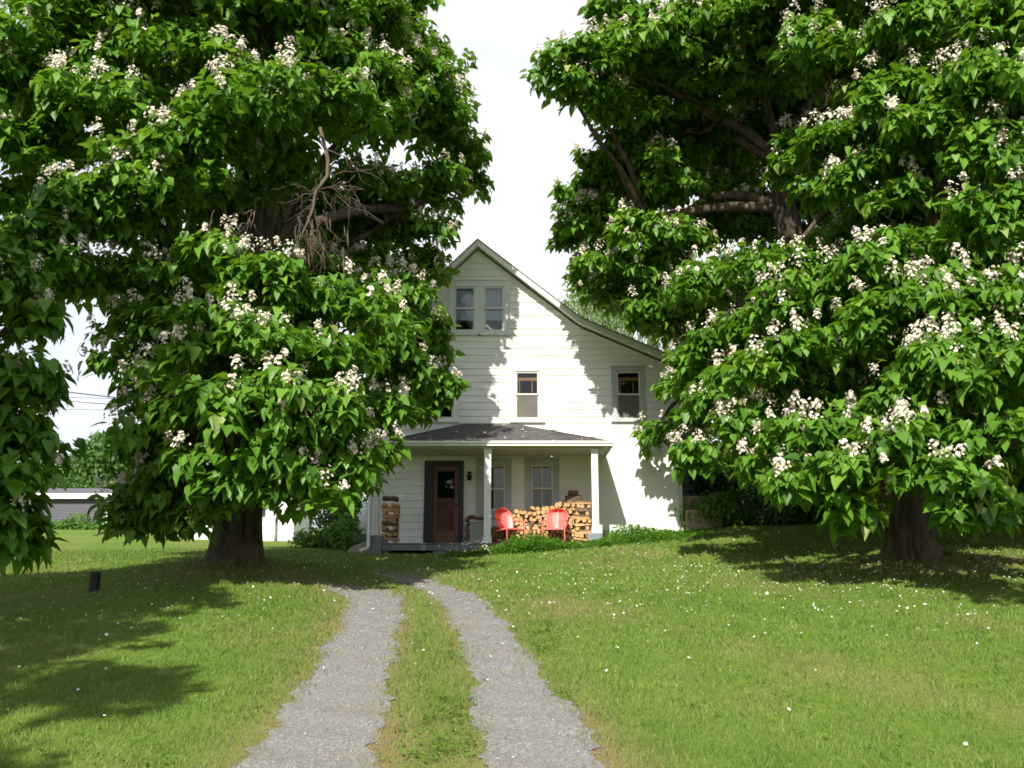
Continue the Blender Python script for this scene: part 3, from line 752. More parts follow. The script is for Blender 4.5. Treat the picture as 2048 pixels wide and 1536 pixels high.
# --- catalpa reaching over the house roof
X5 = P(1790,1090,23.5)[0]
b5 = np.array([X5, 23.5, float(gz(X5, 23.5))-0.05])
trunk5 = [(*b5, 0.36), (b5[0]-0.25,b5[1]-0.1,b5[2]+1.5,0.33), TP(1660,720,22.6,0.30), TP(1568,420,22,0.28), TP(1562,330,22,0.25)]
lobes5 = [
 (1110,160,42,40,20),(1180,130,75,62,20),(1270,90,95,72,20.2),(1390,60,105,62,20),(1190,212,58,45,20.6),(1290,195,80,50,21),(1255,15,50,45,20),(1225,285,52,32,22),(1300,275,80,40,22.6),(1390,270,80,60,23),(1520,50,105,65,20),(1400,150,80,40,20.8),(1500,140,80,35,20.6),
 (1188,360,58,52,23),(1270,335,80,50,22.5),(1350,365,52,50,22),(1156,440,44,50,23.2),(1230,450,82,62,22.8),(1340,470,82,60,22),(1194,520,46,40,23.2),(1280,550,82,48,22.8),(1220,590,42,30,23.3),(1320,615,52,34,22.5),(1345,560,60,40,22.8),(1395,640,60,50,22.6),(1300,640,45,28,23),(1440,660,60,50,21.8),(1400,560,60,40,21.5),
 (1420,300,130,100,24.5,0.85),(1560,240,130,105,24.2,0.85),(1480,420,120,70,24.5,0.9),(1500,330,150,130,26.0,0.8),(1430,440,80,50,23.5),(1640,440,110,80,24.5,0.6),(1620,160,110,90,25,0.5),
 (1318,868,30,28,24.4),(1375,850,48,36,23.7),(1385,760,42,60,22.8),(1395,910,34,28,23.5),
 ('w',4.2,21.5,12.8,2,2,1.4),('w',7,22,13.5,2,2,1.5)]
forks5 = [P(1562,330,22), P(1480,280,22.2), P(1440,240,21.8), P(1590,250,22.3), P(1560,400,22), P(1420,395,22.4), P(1500,120,21.2), P(1300,440,22.6), P(1600,640,22.4), P(1430,760,22.6), P(1620,200,22.2)]
T5 = catalpa('catalpa_tree', 'flowering catalpa behind the low boughed one, its crown reaching over the house roof', b5, trunk5, lobes5, forks5, group='flowering catalpas')

# ------------------------------------------------------------------ other trees and shrubs
def leafy(name, label, cat, base, lobes, trunk_r, mat, leafL, dens, group=None, trunk_name='trunk', crown_name='crown', th=None):
    t0 = thing(name, base, label, cat, group)
    mb = MB(); base = np.array(base, float)
    ctr = np.mean([np.array(l[:3]) for l in lobes], 0)
    top = np.array([base[0]*0.4+ctr[0]*0.6, base[1]*0.4+ctr[1]*0.6, ctr[2]])
    mb.tube([base-np.array([0,0,0.1]), base*0.6+top*0.4, top], [trunk_r*1.25, trunk_r, trunk_r*0.6], 8)
    Ps, Ns = [], []
    for l in lobes:
        c = np.array(l[:3], float); r = np.array(l[3:6], float)
        mb.tube([base*0.45+top*0.55, (top+c)/2, c], [trunk_r*0.5, trunk_r*0.35, trunk_r*0.12], 6)
        m = int(4*math.pi*(r.mean()**2)*dens/(leafL**2))
        u = sphere_dirs(m); k = 1-np.abs(rng.normal(0,0.22,m)); k *= 1+0.12*np.sin(u[:,0]*7+c[0])*np.sin(u[:,2]*8+c[1])
        Ps.append(c+u*r*k[:,None]); Ns.append(u)
    mb.build(trunk_name, M['bark'], t0, smooth=True)
    pos = np.concatenate(Ps); u = np.concatenate(Ns); N = len(pos)
    t = nrm(np.cross(u, rng.normal(size=(N,3)))+0.4*u-np.array([0,0,0.35])); n = u+np.array([0,0,0.5])+rng.normal(0,0.5,(N,3))
    L = leafL*rng.uniform(0.7,1.4,N)
    leaves_mesh(crown_name, pos, t, n, L, L, rng.normal(0.5,0.25,N), mat, t0, OVAL_T, OVAL_Q)
    return t0

def rand_lobes(x, y, z0, h, r, k=9):
    ls = [(x, y, z0+h*0.62, r*0.72, r*0.72, h*0.30)]
    for i in range(k):
        a = rng.uniform(0,6.28); q = rng.uniform(0.35,0.75)*r; zz = z0+h*rng.uniform(0.30,0.86); s = r*rng.uniform(0.30,0.5)
        ls.append((x+q*math.cos(a), y+q*math.sin(a), zz, s, s, s*0.8))
    return ls

# treeline beyond the grey shed: (px of the trunk, Y, top py, radius, label)
far = [(150,82,885,3.6,'rounded green tree beyond the grey shed'),(232,76,842,4.2,'taller green tree beyond the white corner of the grey shed'),
       (70,88,900,4.0,'green tree mostly hidden by the shaded drooping branches'),(330,84,820,5.0,'big green tree behind the flared catalpa'),(-40,84,880,4.6,'green tree at the end of the far treeline'),
       (450,90,800,5.5,'green tree far behind the thick catalpa trunk'),(570,80,850,5,'green tree rising behind the white outbuilding'),(-150,88,860,5,'outermost tree of the far treeline')]
for px, Y, ty, r, lab in far:
    top = P(px, ty, Y); x = top[0]; z0 = float(gz(x, Y)); h = top[2]-z0
    leafy('deciduous_tree', lab, 'tree', (x, Y, z0), rand_lobes(x, Y, z0-1.0, h+1.0, r, 10), 0.28, M['far_leaf'], 0.40, 2.2, 'trees beyond the field')
# dark wood behind the right hand trees
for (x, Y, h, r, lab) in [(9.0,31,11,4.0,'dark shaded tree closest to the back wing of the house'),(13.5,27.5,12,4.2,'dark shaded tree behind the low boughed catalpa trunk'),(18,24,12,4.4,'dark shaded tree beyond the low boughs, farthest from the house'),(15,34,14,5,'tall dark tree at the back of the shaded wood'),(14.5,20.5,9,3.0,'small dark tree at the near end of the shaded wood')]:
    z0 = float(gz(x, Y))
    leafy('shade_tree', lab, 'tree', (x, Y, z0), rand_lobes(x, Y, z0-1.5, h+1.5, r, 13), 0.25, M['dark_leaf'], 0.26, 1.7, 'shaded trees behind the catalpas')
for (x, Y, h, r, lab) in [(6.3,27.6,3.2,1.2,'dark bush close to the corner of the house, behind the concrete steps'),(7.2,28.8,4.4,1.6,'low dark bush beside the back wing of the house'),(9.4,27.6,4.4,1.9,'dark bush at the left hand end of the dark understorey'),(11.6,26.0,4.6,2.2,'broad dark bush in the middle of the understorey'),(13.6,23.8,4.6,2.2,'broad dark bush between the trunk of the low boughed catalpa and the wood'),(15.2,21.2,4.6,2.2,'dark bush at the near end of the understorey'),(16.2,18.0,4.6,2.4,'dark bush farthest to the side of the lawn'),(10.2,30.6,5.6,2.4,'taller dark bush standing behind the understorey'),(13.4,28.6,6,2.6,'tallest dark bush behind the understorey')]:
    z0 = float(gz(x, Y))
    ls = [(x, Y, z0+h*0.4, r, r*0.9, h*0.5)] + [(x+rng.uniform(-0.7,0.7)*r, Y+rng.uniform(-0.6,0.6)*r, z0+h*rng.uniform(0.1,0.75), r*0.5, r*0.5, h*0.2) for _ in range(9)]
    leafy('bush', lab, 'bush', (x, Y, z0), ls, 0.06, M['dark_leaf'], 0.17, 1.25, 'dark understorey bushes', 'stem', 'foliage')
# shrubs
def shrub(px, py, Y, w, h, label, mat, leafL=0.09, group=None):
    c = P(px, py, Y); x = c[0]; z0 = float(gz(x, Y))
    ls = [(x, Y, z0+h*0.45, w*0.5, w*0.45, h*0.5)] + [(x+rng.uniform(-0.5,0.5)*w, Y+rng.uniform(-0.3,0.3)*w, z0+h*rng.uniform(0.15,0.55), w*0.28, w*0.28, h*0.3) for _ in range(5)]
    return leafy('shrub', label, 'shrub', (x, Y, z0), ls, 0.03, mat, leafL, 1.2, group, 'stem', 'foliage')
shrub(700,1060,26.2,1.3,1.0,'bright green leafy shrub beside the white gas cylinder', M['weed'])
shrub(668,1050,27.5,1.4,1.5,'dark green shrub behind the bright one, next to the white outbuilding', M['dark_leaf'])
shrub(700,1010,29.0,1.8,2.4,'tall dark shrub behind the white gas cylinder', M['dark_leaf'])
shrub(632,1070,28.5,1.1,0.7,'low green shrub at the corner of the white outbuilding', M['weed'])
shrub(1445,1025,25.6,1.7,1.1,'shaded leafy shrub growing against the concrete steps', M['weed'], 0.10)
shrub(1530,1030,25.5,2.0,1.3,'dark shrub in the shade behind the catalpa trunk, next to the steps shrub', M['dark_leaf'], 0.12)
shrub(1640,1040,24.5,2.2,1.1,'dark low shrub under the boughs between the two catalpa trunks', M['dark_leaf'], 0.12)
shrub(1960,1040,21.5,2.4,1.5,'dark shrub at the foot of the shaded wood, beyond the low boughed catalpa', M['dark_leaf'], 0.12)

# willow behind the house
def willow():
    Y = 44.0; c = P(1255, 620, Y); base = (c[0]+1.0, Y, float(gz(c[0]+1.0, Y)))
    t0 = thing('willow_tree', base, 'pale green weeping willow showing above the lower roof slope', 'tree')
    mb = MB(); b = np.array(base)
    mb.tube([b, b+np.array([0,0,5]), b+np.array([0.2,0,9])], [0.45,0.36,0.25], 10)
    pos, T = [], []
    for i in range(620):
        a = rng.uniform(0,6.283); q = 4.6*math.sqrt(rng.random()); top = b + np.array([q*math.cos(a), 0.8*q*math.sin(a), 13.6-0.16*q*q+rng.normal(0,0.5)])
        if i % 22 == 0: mb.tube([b+np.array([0.2,0,8.5]), (b+np.array([0,0,10.5])+top)/2, top], [0.10,0.06,0.015], 6)
        l = rng.uniform(2.0,5.5); m = int(l*16)
        s = np.sort(rng.random(m))
        sw = rng.normal(0,0.35,2)
        p = np.stack([top[0]+sw[0]*s+rng.normal(0,0.05,m), top[1]+sw[1]*s+rng.normal(0,0.05,m), top[2]-l*s], 1)
        pos.append(p); T.append(np.stack([rng.normal(0,0.4,m), rng.normal(0,0.4,m), -np.ones(m)],1))
    mb.build('trunk', M['bark'], t0, smooth=True)
    pos = np.concatenate(pos); T = np.concatenate(T); N = len(pos)
    L = rng.uniform(0.14,0.26,N)
    leaves_mesh('crown', pos, T, rng.normal(size=(N,3))+np.array([0,-0.8,0.4]), L, L*0.35, rng.normal(0.5,0.25,N), M['willow'], t0, OVAL_T, OVAL_Q)
willow()

# ------------------------------------------------------------------ the house
YW = 25.7                                   # plane of the front wall
YF = 23.6                                   # front edge of the porch
def WX(px, py): p = P(px, py, YW); return p[0], p[2]
base_h = np.array([0.4, 29.5, float(gz(0.4, 25.7))])
HOUSE = thing('farmhouse', base_h, 'white clapboard farmhouse with a steep gable and a shingled front porch', 'house')
YR = 25.34                                  # front of the roof overhang
def RP(px, py): p = P(px, py, YR); return np.array([p[0], p[2]])
rid = RP(955,477); brk = RP(1160,633); end = RP(1345,711)
sl2 = (end[1]-brk[1])/(end[0]-brk[0]); XE = 5.05; end = np.array([XE, brk[1]+sl2*(XE-brk[0])])
lf0 = RP(880,547); sl0 = (rid[1]-lf0[1])/(rid[0]-lf0[0]); XL = -4.15; lef = np.array([XL, rid[1]+sl0*(XL-rid[0])])
def ztop(x):
    x = np.asarray(x, float)
    return np.interp(x, [lef[0], rid[0], brk[0], end[0]], [lef[1], rid[1], brk[1], end[1]])
XWL = P(757,900,YW)[0] - 0.22               # wall corners
XWR = WX(1365,1050)[0]
ZB = float(gz(-3.5, YW))-0.2
TH = 0.20
def wtop(x): return float(ztop(x))-TH-0.015

def rect(x0, y0, x1, y1):
    a = WX(x0, (y0+y1)/2); b = WX(x1, (y0+y1)/2); t = WX((x0+x1)/2, y0); d = WX((x0+x1)/2, y1)
    return [a[0], b[0], d[1], t[1]]         # X0 X1 Z0 Z1
# openings: hole rectangles in the wall
openings = {
 'gable_a': rect(909,574,950,662), 'gable_b': rect(968,574,1008,662),
 'mid': rect(1031,743,1078,837), 'right': rect(1233,743,1281,837), 'hid': rect(862,743,907,837),
 'porch_a': rect(966,930,1011,1021), 'porch_b': rect(1062,930,1107,1021), 'door': rect(866,932,917,1096)}
panel = [WX(1153,1000)[0], XWR-0.10, ZB, WX(1250,905)[1]]   # smooth lower wall
ZDECK = P(860,1086,YF)[2]
openings['door'][2] = ZDECK
cuts = list(openings.values()) + [panel]

def clapboards(mb, yface, x0, x1, zlo, topf, xs_top, exposure=0.192):
    zmax = max(topf(x) for x in xs_top)
    zr = list(np.arange(zlo, zmax, exposure))
    brks = sorted(set([round(z,4) for z in zr] + [round(c[2],4) for c in cuts] + [round(c[3],4) for c in cuts]))
    brks = [z for z in brks if zlo <= z < zmax] + [zmax]
    xx = np.linspace(x0, x1, 1201); tt = np.array([topf(x) for x in xx])
    for z0, z1 in zip(brks[:-1], brks[1:]):
        if z1-z0 < 1e-3: continue
        k = math.floor((z0-zlo+1e-4)/exposure); f0 = (z0-zlo)/exposure-k; f1 = (z1-zlo)/exposure-k
        y0 = yface-0.024*(1-f0); y1 = yface-0.024*(1-min(f1,1))
        A = xx[tt > z0+1e-3]; B = xx[tt > z1]
        if len(A) < 2: continue
        a0, a1 = A[0], A[-1]
        if len(B) >= 2: b0, b1 = B[0], B[-1]
        else: b0 = b1 = xx[np.argmax(tt)]
        segs = [(a0, a1)]
        for c in cuts:
            if c[2] <= z0+1e-4 and c[3] >= z1-1e-4:
                ns = []
                for s in segs:
                    if c[1] <= s[0] or c[0] >= s[1]: ns.append(s); continue
                    if c[0] > s[0]: ns.append((s[0], c[0]))
                    if c[1] < s[1]: ns.append((c[1], s[1]))
                segs = ns
        for s0, s1 in segs:
            t0 = b0 if s0 == a0 else s0; t1 = b1 if s1 == a1 else s1
            mb.add([(s0,y0,z0),(s1,y0,z0),(t1,y1,z1),(t0,y1,z1)], [(0,1,2,3)])
            if f0 < 0.01:                   # the butt of the board
                mb.add([(s0,yface+0.002,z0),(s1,yface+0.002,z0),(s1,y0,z0),(s0,y0,z0)], [(0,1,2,3)])
wall = MB()
clapboards(wall, YW, XWL, XWR, ZB, wtop, [XWL, rid[0], XWR])
# side and back walls (plain, closed)
zl, zr_ = wtop(XWL), wtop(XWR); YB = 33.6
wall.add([(XWL,YW,ZB),(XWL,YB,ZB),(XWL,YB,zl),(XWL,YW,zl)], [(0,1,2,3)])
wall.add([(XWR,YW,ZB),(XWR,YB,ZB),(XWR,YB,zr_),(XWR,YW,zr_)], [(3,2,1,0)])
wall.add([(XWL,YB,ZB),(XWR,YB,ZB),(XWR,YB,zr_),(brk[0],YB,wtop(brk[0])),(rid[0],YB,wtop(rid[0])),(XWL,YB,zl)], [(5,4,3,2,1,0)])
wall.build('wall', M['white'], HOUSE)
lw = MB()
lw.box(panel[0], XWR-0.10, YW-0.045, YW+0.05, ZB, panel[3])
lw.box(panel[0]-0.005, XWR-0.10, YW-0.062, YW-0.046, panel[3]-0.04, panel[3]+0.012)
lw.build('lower_wall', M['smoothwhite'], HOUSE)['label'] = 'smooth white lower wall without boards'
cb = MB()
cb.box(XWR-0.10, XWR+0.02, YW-0.06, YW+0.1, ZB, wtop(XWR)-0.02)
cb.build('corner_board', M['trim'], HOUSE)
cb = MB(); cb.box(XWL-0.02, XWL+0.10, YW-0.06, YW+0.1, ZB+0.3, wtop(XWL)-0.02); cb.build('corner_board', M['trim'], HOUSE)
# interior
it = MB()
it.box(XWL+0.1, XWR-0.1, YW+2.2, YW+2.3, ZB, 9.0 if wtop(0) > 9 else 6.5)
for z in (ZDECK-0.05, ZDECK+2.75, ZDECK+5.3): it.box(XWL+0.1, XWR-0.1, YW+0.12, YW+2.19, z-0.1, z)
it.build('interior', M['inside'], HOUSE)

def line_slab(mb, pts, off_top, off_bot, y0, y1, mi=0):
    for (a, b) in zip(pts[:-1], pts[1:]):
        a = np.array(a); b = np.array(b)
        mb.add([(a[0],y0,a[1]-off_bot),(b[0],y0,b[1]-off_bot),(b[0],y1,b[1]-off_bot),(a[0],y1,a[1]-off_bot),
                (a[0],y0,a[1]-off_top),(b[0],y0,b[1]-off_top),(b[0],y1,b[1]-off_top),(a[0],y1,a[1]-off_top)],
               [(0,3,2,1),(4,5,6,7),(0,1,5,4),(1,2,6,5),(2,3,7,6),(3,0,4,7)], mi)
prof = [lef, rid, brk, end]
mb = MB(); line_slab(mb, prof, 0.0, 0.03, YR-0.03, YB+0.3)
mb.build('roof', M['roofgrey'], HOUSE)
mb = MB(); line_slab(mb, prof, 0.034, TH, YR, YR+0.04)
mb.build('rake_board', M['rake'], HOUSE)
mb = MB(); line_slab(mb, prof, 0.034, TH-0.05, YR+0.043, YB+0.2)
mb.build('soffit', M['rake'], HOUSE)

def window(key, casing, mat_case, mat_sash, rail_py, shade=None, screen=False, mull=False, valance=False, nolabel=None):
    x0,x1,z0,z1 = openings[key]
    c = casing
    mb = MB(); yf, yb = YW-0.058, YW+0.02
    mb.box(c[0], x0, yf, yb, c[2], c[3]); mb.box(x1, c[1], yf, yb, c[2], c[3])
    mb.box(x0, x1, yf, yb, z1, c[3]); mb.box(x0, x1, yf, yb, c[2], z0)
    mb.box(c[0]-0.03, c[1]+0.03, yf-0.035, YW-0.002, c[2]-0.035, c[2]-0.002)       # sill
    mb.box(c[0]-0.015, c[1]+0.015, yf-0.02, YW-0.002, c[3]+0.002, c[3]+0.03)
    w = mb.build('window', mat_case, HOUSE, bevel=0.004)
    zr = WX(1024, rail_py)[1]; s = 0.045
    mb = MB()
    ya, yb2 = YW-0.022, YW+0.02
    def frame(xa,xb,za,zb,y0,y1,sw=s):
        mb.box(xa,xa+sw,y0,y1,za,zb); mb.box(xb-sw,xb,y0,y1,za,zb); mb.box(xa+sw,xb-sw,y0,y1,zb-sw,zb); mb.box(xa+sw,xb-sw,y0,y1,za,za+sw)
    e = 0.003
    frame(x0+e,x1-e,z0+e,zr+0.02,YW+0.012,YW+0.045); frame(x0+e,x1-e,zr-0.02,z1-e,YW-0.026,YW+0.009)
    if mull:
        xm = (x0+x1)/2; mb.box(xm-0.012,xm+0.012,YW+0.014,YW+0.04,z0+s,zr-0.03); mb.box(xm-0.012,xm+0.012,YW-0.024,YW+0.006,zr+0.03,z1-s)
    mb.build('sash', mat_sash, w)
    mb = MB(); g0 = YW+0.030; g1 = YW-0.008
    mb.add([(x0+s,g0,z0+s),(x1-s,g0,z0+s),(x1-s,g0,zr-0.024),(x0+s,g0,zr-0.024)], [(0,1,2,3)])
    mb.add([(x0+s,g1,zr+0.026),(x1-s,g1,zr+0.026),(x1-s,g1,z1-s),(x0+s,g1,z1-s)], [(0,1,2,3)])
    mb.build('pane', M['glass'], w)
    if screen:
        mb = MB(); mb.box(x0+s*0.9,x1-s*0.9,YW-0.004,YW+0.001,z0+s*0.9,zr-0.022); mb.build('screen', M['screen'], w)
    if shade:
        zs = z1-(z1-z0)*shade[0]; mb = MB(); n = 24
        for i in range(n):
            xa = x0+(x1-x0)*i/n; xb = x0+(x1-x0)*(i+1)/n
            mb.add([(xa,YW+0.09+shade[2]*math.sin(i*1.7),zs),(xb,YW+0.09+shade[2]*math.sin((i+1)*1.7),zs),(xb,YW+0.09+shade[2]*math.sin((i+1)*1.7),z1),(xa,YW+0.09+shade[2]*math.sin(i*1.7),z1)], [(0,1,2,3)])
        mb.build('curtain', shade[1], w)
    if valance:
        mb = MB(); mb.box(x0+0.02,x1-0.02,YW+0.10,YW+0.12,z1-0.24,z1-0.14); mb.box(x0+0.10,x0+0.125,YW+0.105,YW+0.115,zr,z1-0.24); mb.box(x1-0.20,x1-0.175,YW+0.105,YW+0.115,zr,z1-0.24)
        mb.build('valance', M['oak'], w)
    return w

cg = rect(897,562,1020,669)
ga, gb = openings['gable_a'], openings['gable_b']; xm = (ga[1]+gb[0])/2
window('gable_a', [cg[0], xm-0.001, cg[2], cg[3]], M['trim'], M['trim'], 617, (0.74, M['blind'], 0.001))
window('gable_b', [xm+0.001, cg[1], cg[2], cg[3]], M['trim'], M['trim'], 617, (0.74, M['blind'], 0.001))
window('mid', rect(1022,733,1087,843), M['white'], M['sash'], 789, None, True, False, True)
window('right', rect(1223,735,1291,842), M['greytrim'], M['sash'], 789, None, True, False, True)
window('hid', rect(852,733,917,843), M['white'], M['sash'], 789, (0.5, M['blind'], 0.004))
window('porch_a', rect(952,920,1023,1034), M['greytrim'], M['sash'], 978, (0.48, M['lace'], 0.012), False, True)
window('porch_b', rect(1049,920,1118,1034), M['greytrim'], M['sash'], 977, (0.48, M['lace'], 0.012), False, True)

# door
def door():
    x0,x1,z0,z1 = openings['door']; c = rect(848,922,927,1096)
    mb = MB(); yf, yb = YW-0.06, YW+0.03
    mb.box(c[0],x0,yf,yb,z0,c[3]); mb.box(x1,c[1],yf,yb,z0,c[3]); mb.box(x0,x1,yf,yb,z1,c[3])
    fr = mb.build('door_frame', M['dark'], HOUSE, bevel=0.004)
    mb = MB(); y0, y1 = YW-0.03, YW+0.012; s = 0.11; e = 0.004
    zb = WX(890,1062)[1]; zt = WX(890,943)[1]; zm = WX(890,998)[1]
    mb.box(x0+e,x0+s,y0,y1,z0+0.01,z1-e); mb.box(x1-s,x1-e,y0,y1,z0+0.01,z1-e)
    mb.box(x0+s,x1-s,y0,y1,zt,z1-e); mb.box(x0+s,x1-s,y0,y1,z0+0.01,zb)
    mb.box(x0+s,x1-s,y0+0.006,y1-0.006,zm-0.02,zm+0.02)
    d = mb.build('door', M['wood'], HOUSE, bevel=0.005); d['label'] = 'brown wooden screen door with a dark glass and a red panel'
    mb = MB(); mb.box(x0+s,x1-s,YW-0.004,YW+0.004,zb,zm-0.02); mb.build('panel', M['redpanel'], d)
    mb = MB(); mb.add([(x0+s,YW,zm+0.02),(x1-s,YW,zm+0.02),(x1-s,YW,zt),(x0+s,YW,zt)], [(0,1,2,3)]); mb.build('glass', M['glass'], d)
    kx, kz = WX(915,1010); mb = MB(); kx = x1-0.055
    mb.tube([(kx,y0,kz),(kx,y0-0.05,kz)], [0.012,0.012], 8); mb.tube([(kx,y0-0.05,kz),(kx,y0-0.06,kz),(kx,y0-0.085,kz)], [0.02,0.03,0.012], 10)
    mb.build('handle', M['blackmetal'], d, smooth=True)
door()
# porch lamp
mb = MB(); lx, lz = WX(939,952); mb.lathe([(0.0,-0.01),(0.06,-0.01),(0.06,0.03),(0.03,0.05)], (lx, YW-0.05, lz+0.07), 12)
mb.lathe([(0.035,-0.13),(0.05,-0.12),(0.075,-0.01),(0.06,0.02),(0.0,0.05)], (lx, YW-0.10, lz), 12); mb.tube([(lx,YW-0.02,lz+0.08),(lx,YW-0.10,lz+0.07)], 0.012, 6)
mb.build('porch_lamp', M['blackmetal'], HOUSE, smooth=True)

# porch
ze = P(1000,883,YF)[2]; zwal = WX(1000,848)[1]
xl_e, xr_e = P(764,884,YF)[0], P(1226,884,YF)[0]
xa, xb = WX(925,848)[0], WX(1030,848)[0]
mb = MB(); t = 0.03; yo = YF-0.06
sag = []
N = 14
rowsv = []
for i in range(N+1):
    f = i/N; y = yo+(YW-0.03-yo)*f; z = ze+(zwal-ze)*(f**1.08)
    rowsv.append((xl_e+(xa-xl_e)*f, xr_e+(xb-xr_e)*f, y, z))
M_ = 24; vs = []
for l, r, y, z in rowsv:
    for j in range(M_+1): vs.append((l+(r-l)*j/M_, y, z))
fs = [(i*(M_+1)+j, i*(M_+1)+j+1, (i+1)*(M_+1)+j+1, (i+1)*(M_+1)+j) for i in range(N) for j in range(M_)]
mb.add(vs, fs)
mb.add([(xr_e,yo,ze),(xr_e,YW-0.03,ze),(xb,YW-0.03,zwal)], [(0,1,2)]); mb.add([(xl_e,yo,ze),(xa,YW-0.03,zwal),(xl_e,YW-0.03,ze)], [(0,1,2)])
mb.build('porch_roof', M['shingle'], HOUSE)['label'] = 'dark shingled hip roof of the porch'
zg0 = P(1000,893,YF)[2]
mb = MB()
gp = [(YF-0.11, ze+0.0),(YF-0.13, ze-0.02),(YF-0.13, ze-0.055),(YF-0.10, ze-0.075),(YF-0.10,zg0+0.01),(YF-0.085,zg0),(YF-0.02,zg0),(YF-0.02,ze)]
n = len(gp); mb.add([(xl_e-0.02,y,z) for y,z in gp]+[(xr_e+0.02,y,z) for y,z in gp], [tuple(range(n)), tuple(range(2*n-1,n-1,-1))]+[(i,(i+1)%n,(i+1)%n+n,i+n) for i in range(n)])
mb.box(xr_e-0.02, xr_e+0.012, YF-0.018, YW-0.06, zg0+0.01, ze-0.005)
mb.box(xl_e-0.012, xl_e+0.02, YF-0.018, YW-0.06, zg0+0.01, ze-0.005)
mb.build('gutter', M['gutter'], HOUSE)
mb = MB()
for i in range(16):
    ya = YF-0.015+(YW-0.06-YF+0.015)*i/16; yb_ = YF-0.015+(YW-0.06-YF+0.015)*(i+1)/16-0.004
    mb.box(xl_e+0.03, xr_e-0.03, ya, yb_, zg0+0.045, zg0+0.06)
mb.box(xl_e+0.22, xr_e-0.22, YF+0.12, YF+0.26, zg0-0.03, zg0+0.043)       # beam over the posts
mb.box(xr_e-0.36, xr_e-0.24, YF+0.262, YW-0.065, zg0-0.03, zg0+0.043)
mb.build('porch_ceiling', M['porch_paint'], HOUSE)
def post(pxa, pxb, pyb, base=True):
    a = P(pxa,980,YF+0.12)[0]; b = P(pxb,980,YF+0.12)[0]; zb = P(0,pyb,YF+0.12)[2]
    mb = MB(); mb.box(a,b,YF+0.12,YF+0.12+(b-a),zb,zg0-0.032)
    mb.box(a-0.02,b+0.02,YF+0.10,YF+0.14+(b-a),zb,zb+0.16) if base else None
    mb.box(a-0.015,b+0.015,YF+0.105,YF+0.135+(b-a),zg0-0.12,zg0-0.033)
    mb.build('porch_post', M['postwhite'], HOUSE, bevel=0.006)
    return a, b, zb
post(968,982,1087); post(1184,1197,1066); pa = post(746,758,1071)
# deck
xd0, xd1 = P(764,1090,YF)[0], P(1196,1090,YF)[0]
zd0 = P(860,1101,YF)[2]
mb = MB(); nb = int((xd1-xd0)/0.1)
for i in range(nb):
    a = xd0+(xd1-xd0)*i/nb; b = xd0+(xd1-xd0)*(i+1)/nb-0.004
    mb.box(a,b,YF-0.03+0.006*math.sin(i*3.1),YW-0.065,ZDECK-0.025,ZDECK)
mb.box(xd0,xd1,YF,YF+0.04,zd0,ZDECK-0.028)
mb.box(xd0,xd0+0.04,YF+0.042,YW-0.065,zd0,ZDECK-0.028)
mb.build('porch_deck', M['deck'], HOUSE)
# piers and foundation
mb = MB(); zg = float(gz(-3.2,YF))-0.15
a = P(735,1095,YF+0.1)[0]; b = P(764,1095,YF+0.1)[0]
mb.box(a,b-0.003,YF+0.05,YF+0.45,zg,pa[2]-0.003)
mb.build('pier', M['concrete'], HOUSE, bevel=0.02)
mb = MB(); a = P(866,1108,YF+0.1)[0]; b = P(905,1108,YF+0.1)[0]; mb.box(a,b,YF+0.045,YF+0.4,zg,zd0-0.002)
mb.build('pier', M['concrete'], HOUSE, bevel=0.02); mb = MB()
mb.box(P(1150,1100,YF)[0],P(1200,1100,YF)[0],YF+0.045,YF+0.4,zg,zd0-0.002); mb.build('pier', M['concrete'], HOUSE, bevel=0.02); mb = MB(); mb.box(P(1176,1070,YF)[0],P(1206,1070,YF)[0],YF+0.06,YF+0.38,ZDECK+0.002,P(0,1066,YF+0.12)[2]-0.002)
mb.build('pier', M['concrete'], HOUSE, bevel=0.02)
mb = MB(); a = P(769,1110,YF+0.1)[0]; mb.box(a,a+0.10,YF+0.06,YF+0.16,zg,zd0-0.002); mb.build('deck_post', M['rail'], HOUSE)
mb = MB(); mb.box(XWL-0.03,XWR-0.2,YW-0.035,YW+0.2,ZB-0.6,ZDECK-0.2); mb.build('foundation', M['concrete'], HOUSE)
# downspout
mb = MB(); dx = P(737,1085,YF-0.05)[0]; zt_ = zg0+0.02; zb_ = float(gz(dx,YF))+0.12
mb.tube([(xl_e+0.05,YF-0.06,zg0),(xl_e+0.05,YF-0.06,zg0-0.08),(dx,YF-0.0,zg0-0.45),(dx,YF-0.0,zb_+0.1),(dx-0.02,YF-0.02,zb_+0.03),(dx-0.2,YF-0.10,zb_-0.04)], 0.04, 10)
mb.build('downspout', M['gutter'], HOUSE, smooth=True)
# rear wing showing past the corner
wx0, wx1, wy = XWR+0.03, XWR+1.6, 29.4
zt0 = P(1356,780,wy)[2]; zt1 = P(1420,802,wy)[2]; slw = (zt1-zt0)/(P(1420,802,wy)[0]-P(1356,780,wy)[0])
mb = MB(); top = lambda x: zt0+slw*(x-P(1356,780,wy)[0])
for i in range(22):
    z0 = 1.2+i*0.2
    xs1 = wx1 if top(wx1)-0.15 > z0+0.2 else max(wx0+0.02, wx0+(z0+0.2-top(wx0)+0.15)/slw) if slw else wx1
    if z0+0.2 > top(wx0): break
    mb.add([(wx0,wy-0.03,z0),(xs1,wy-0.03,z0),(xs1,wy,z0+0.2),(wx0,wy,z0+0.2)], [(0,1,2,3)])
    mb.add([(wx0,wy,z0),(xs1,wy,z0),(xs1,wy-0.03,z0),(wx0,wy-0.03,z0)], [(0,1,2,3)])
mb.box(wx0, wx1, wy+0.02, wy+3, 0.9, top(wx1)-0.25)
mb.build('rear_wing', M['wingpaint'], HOUSE)
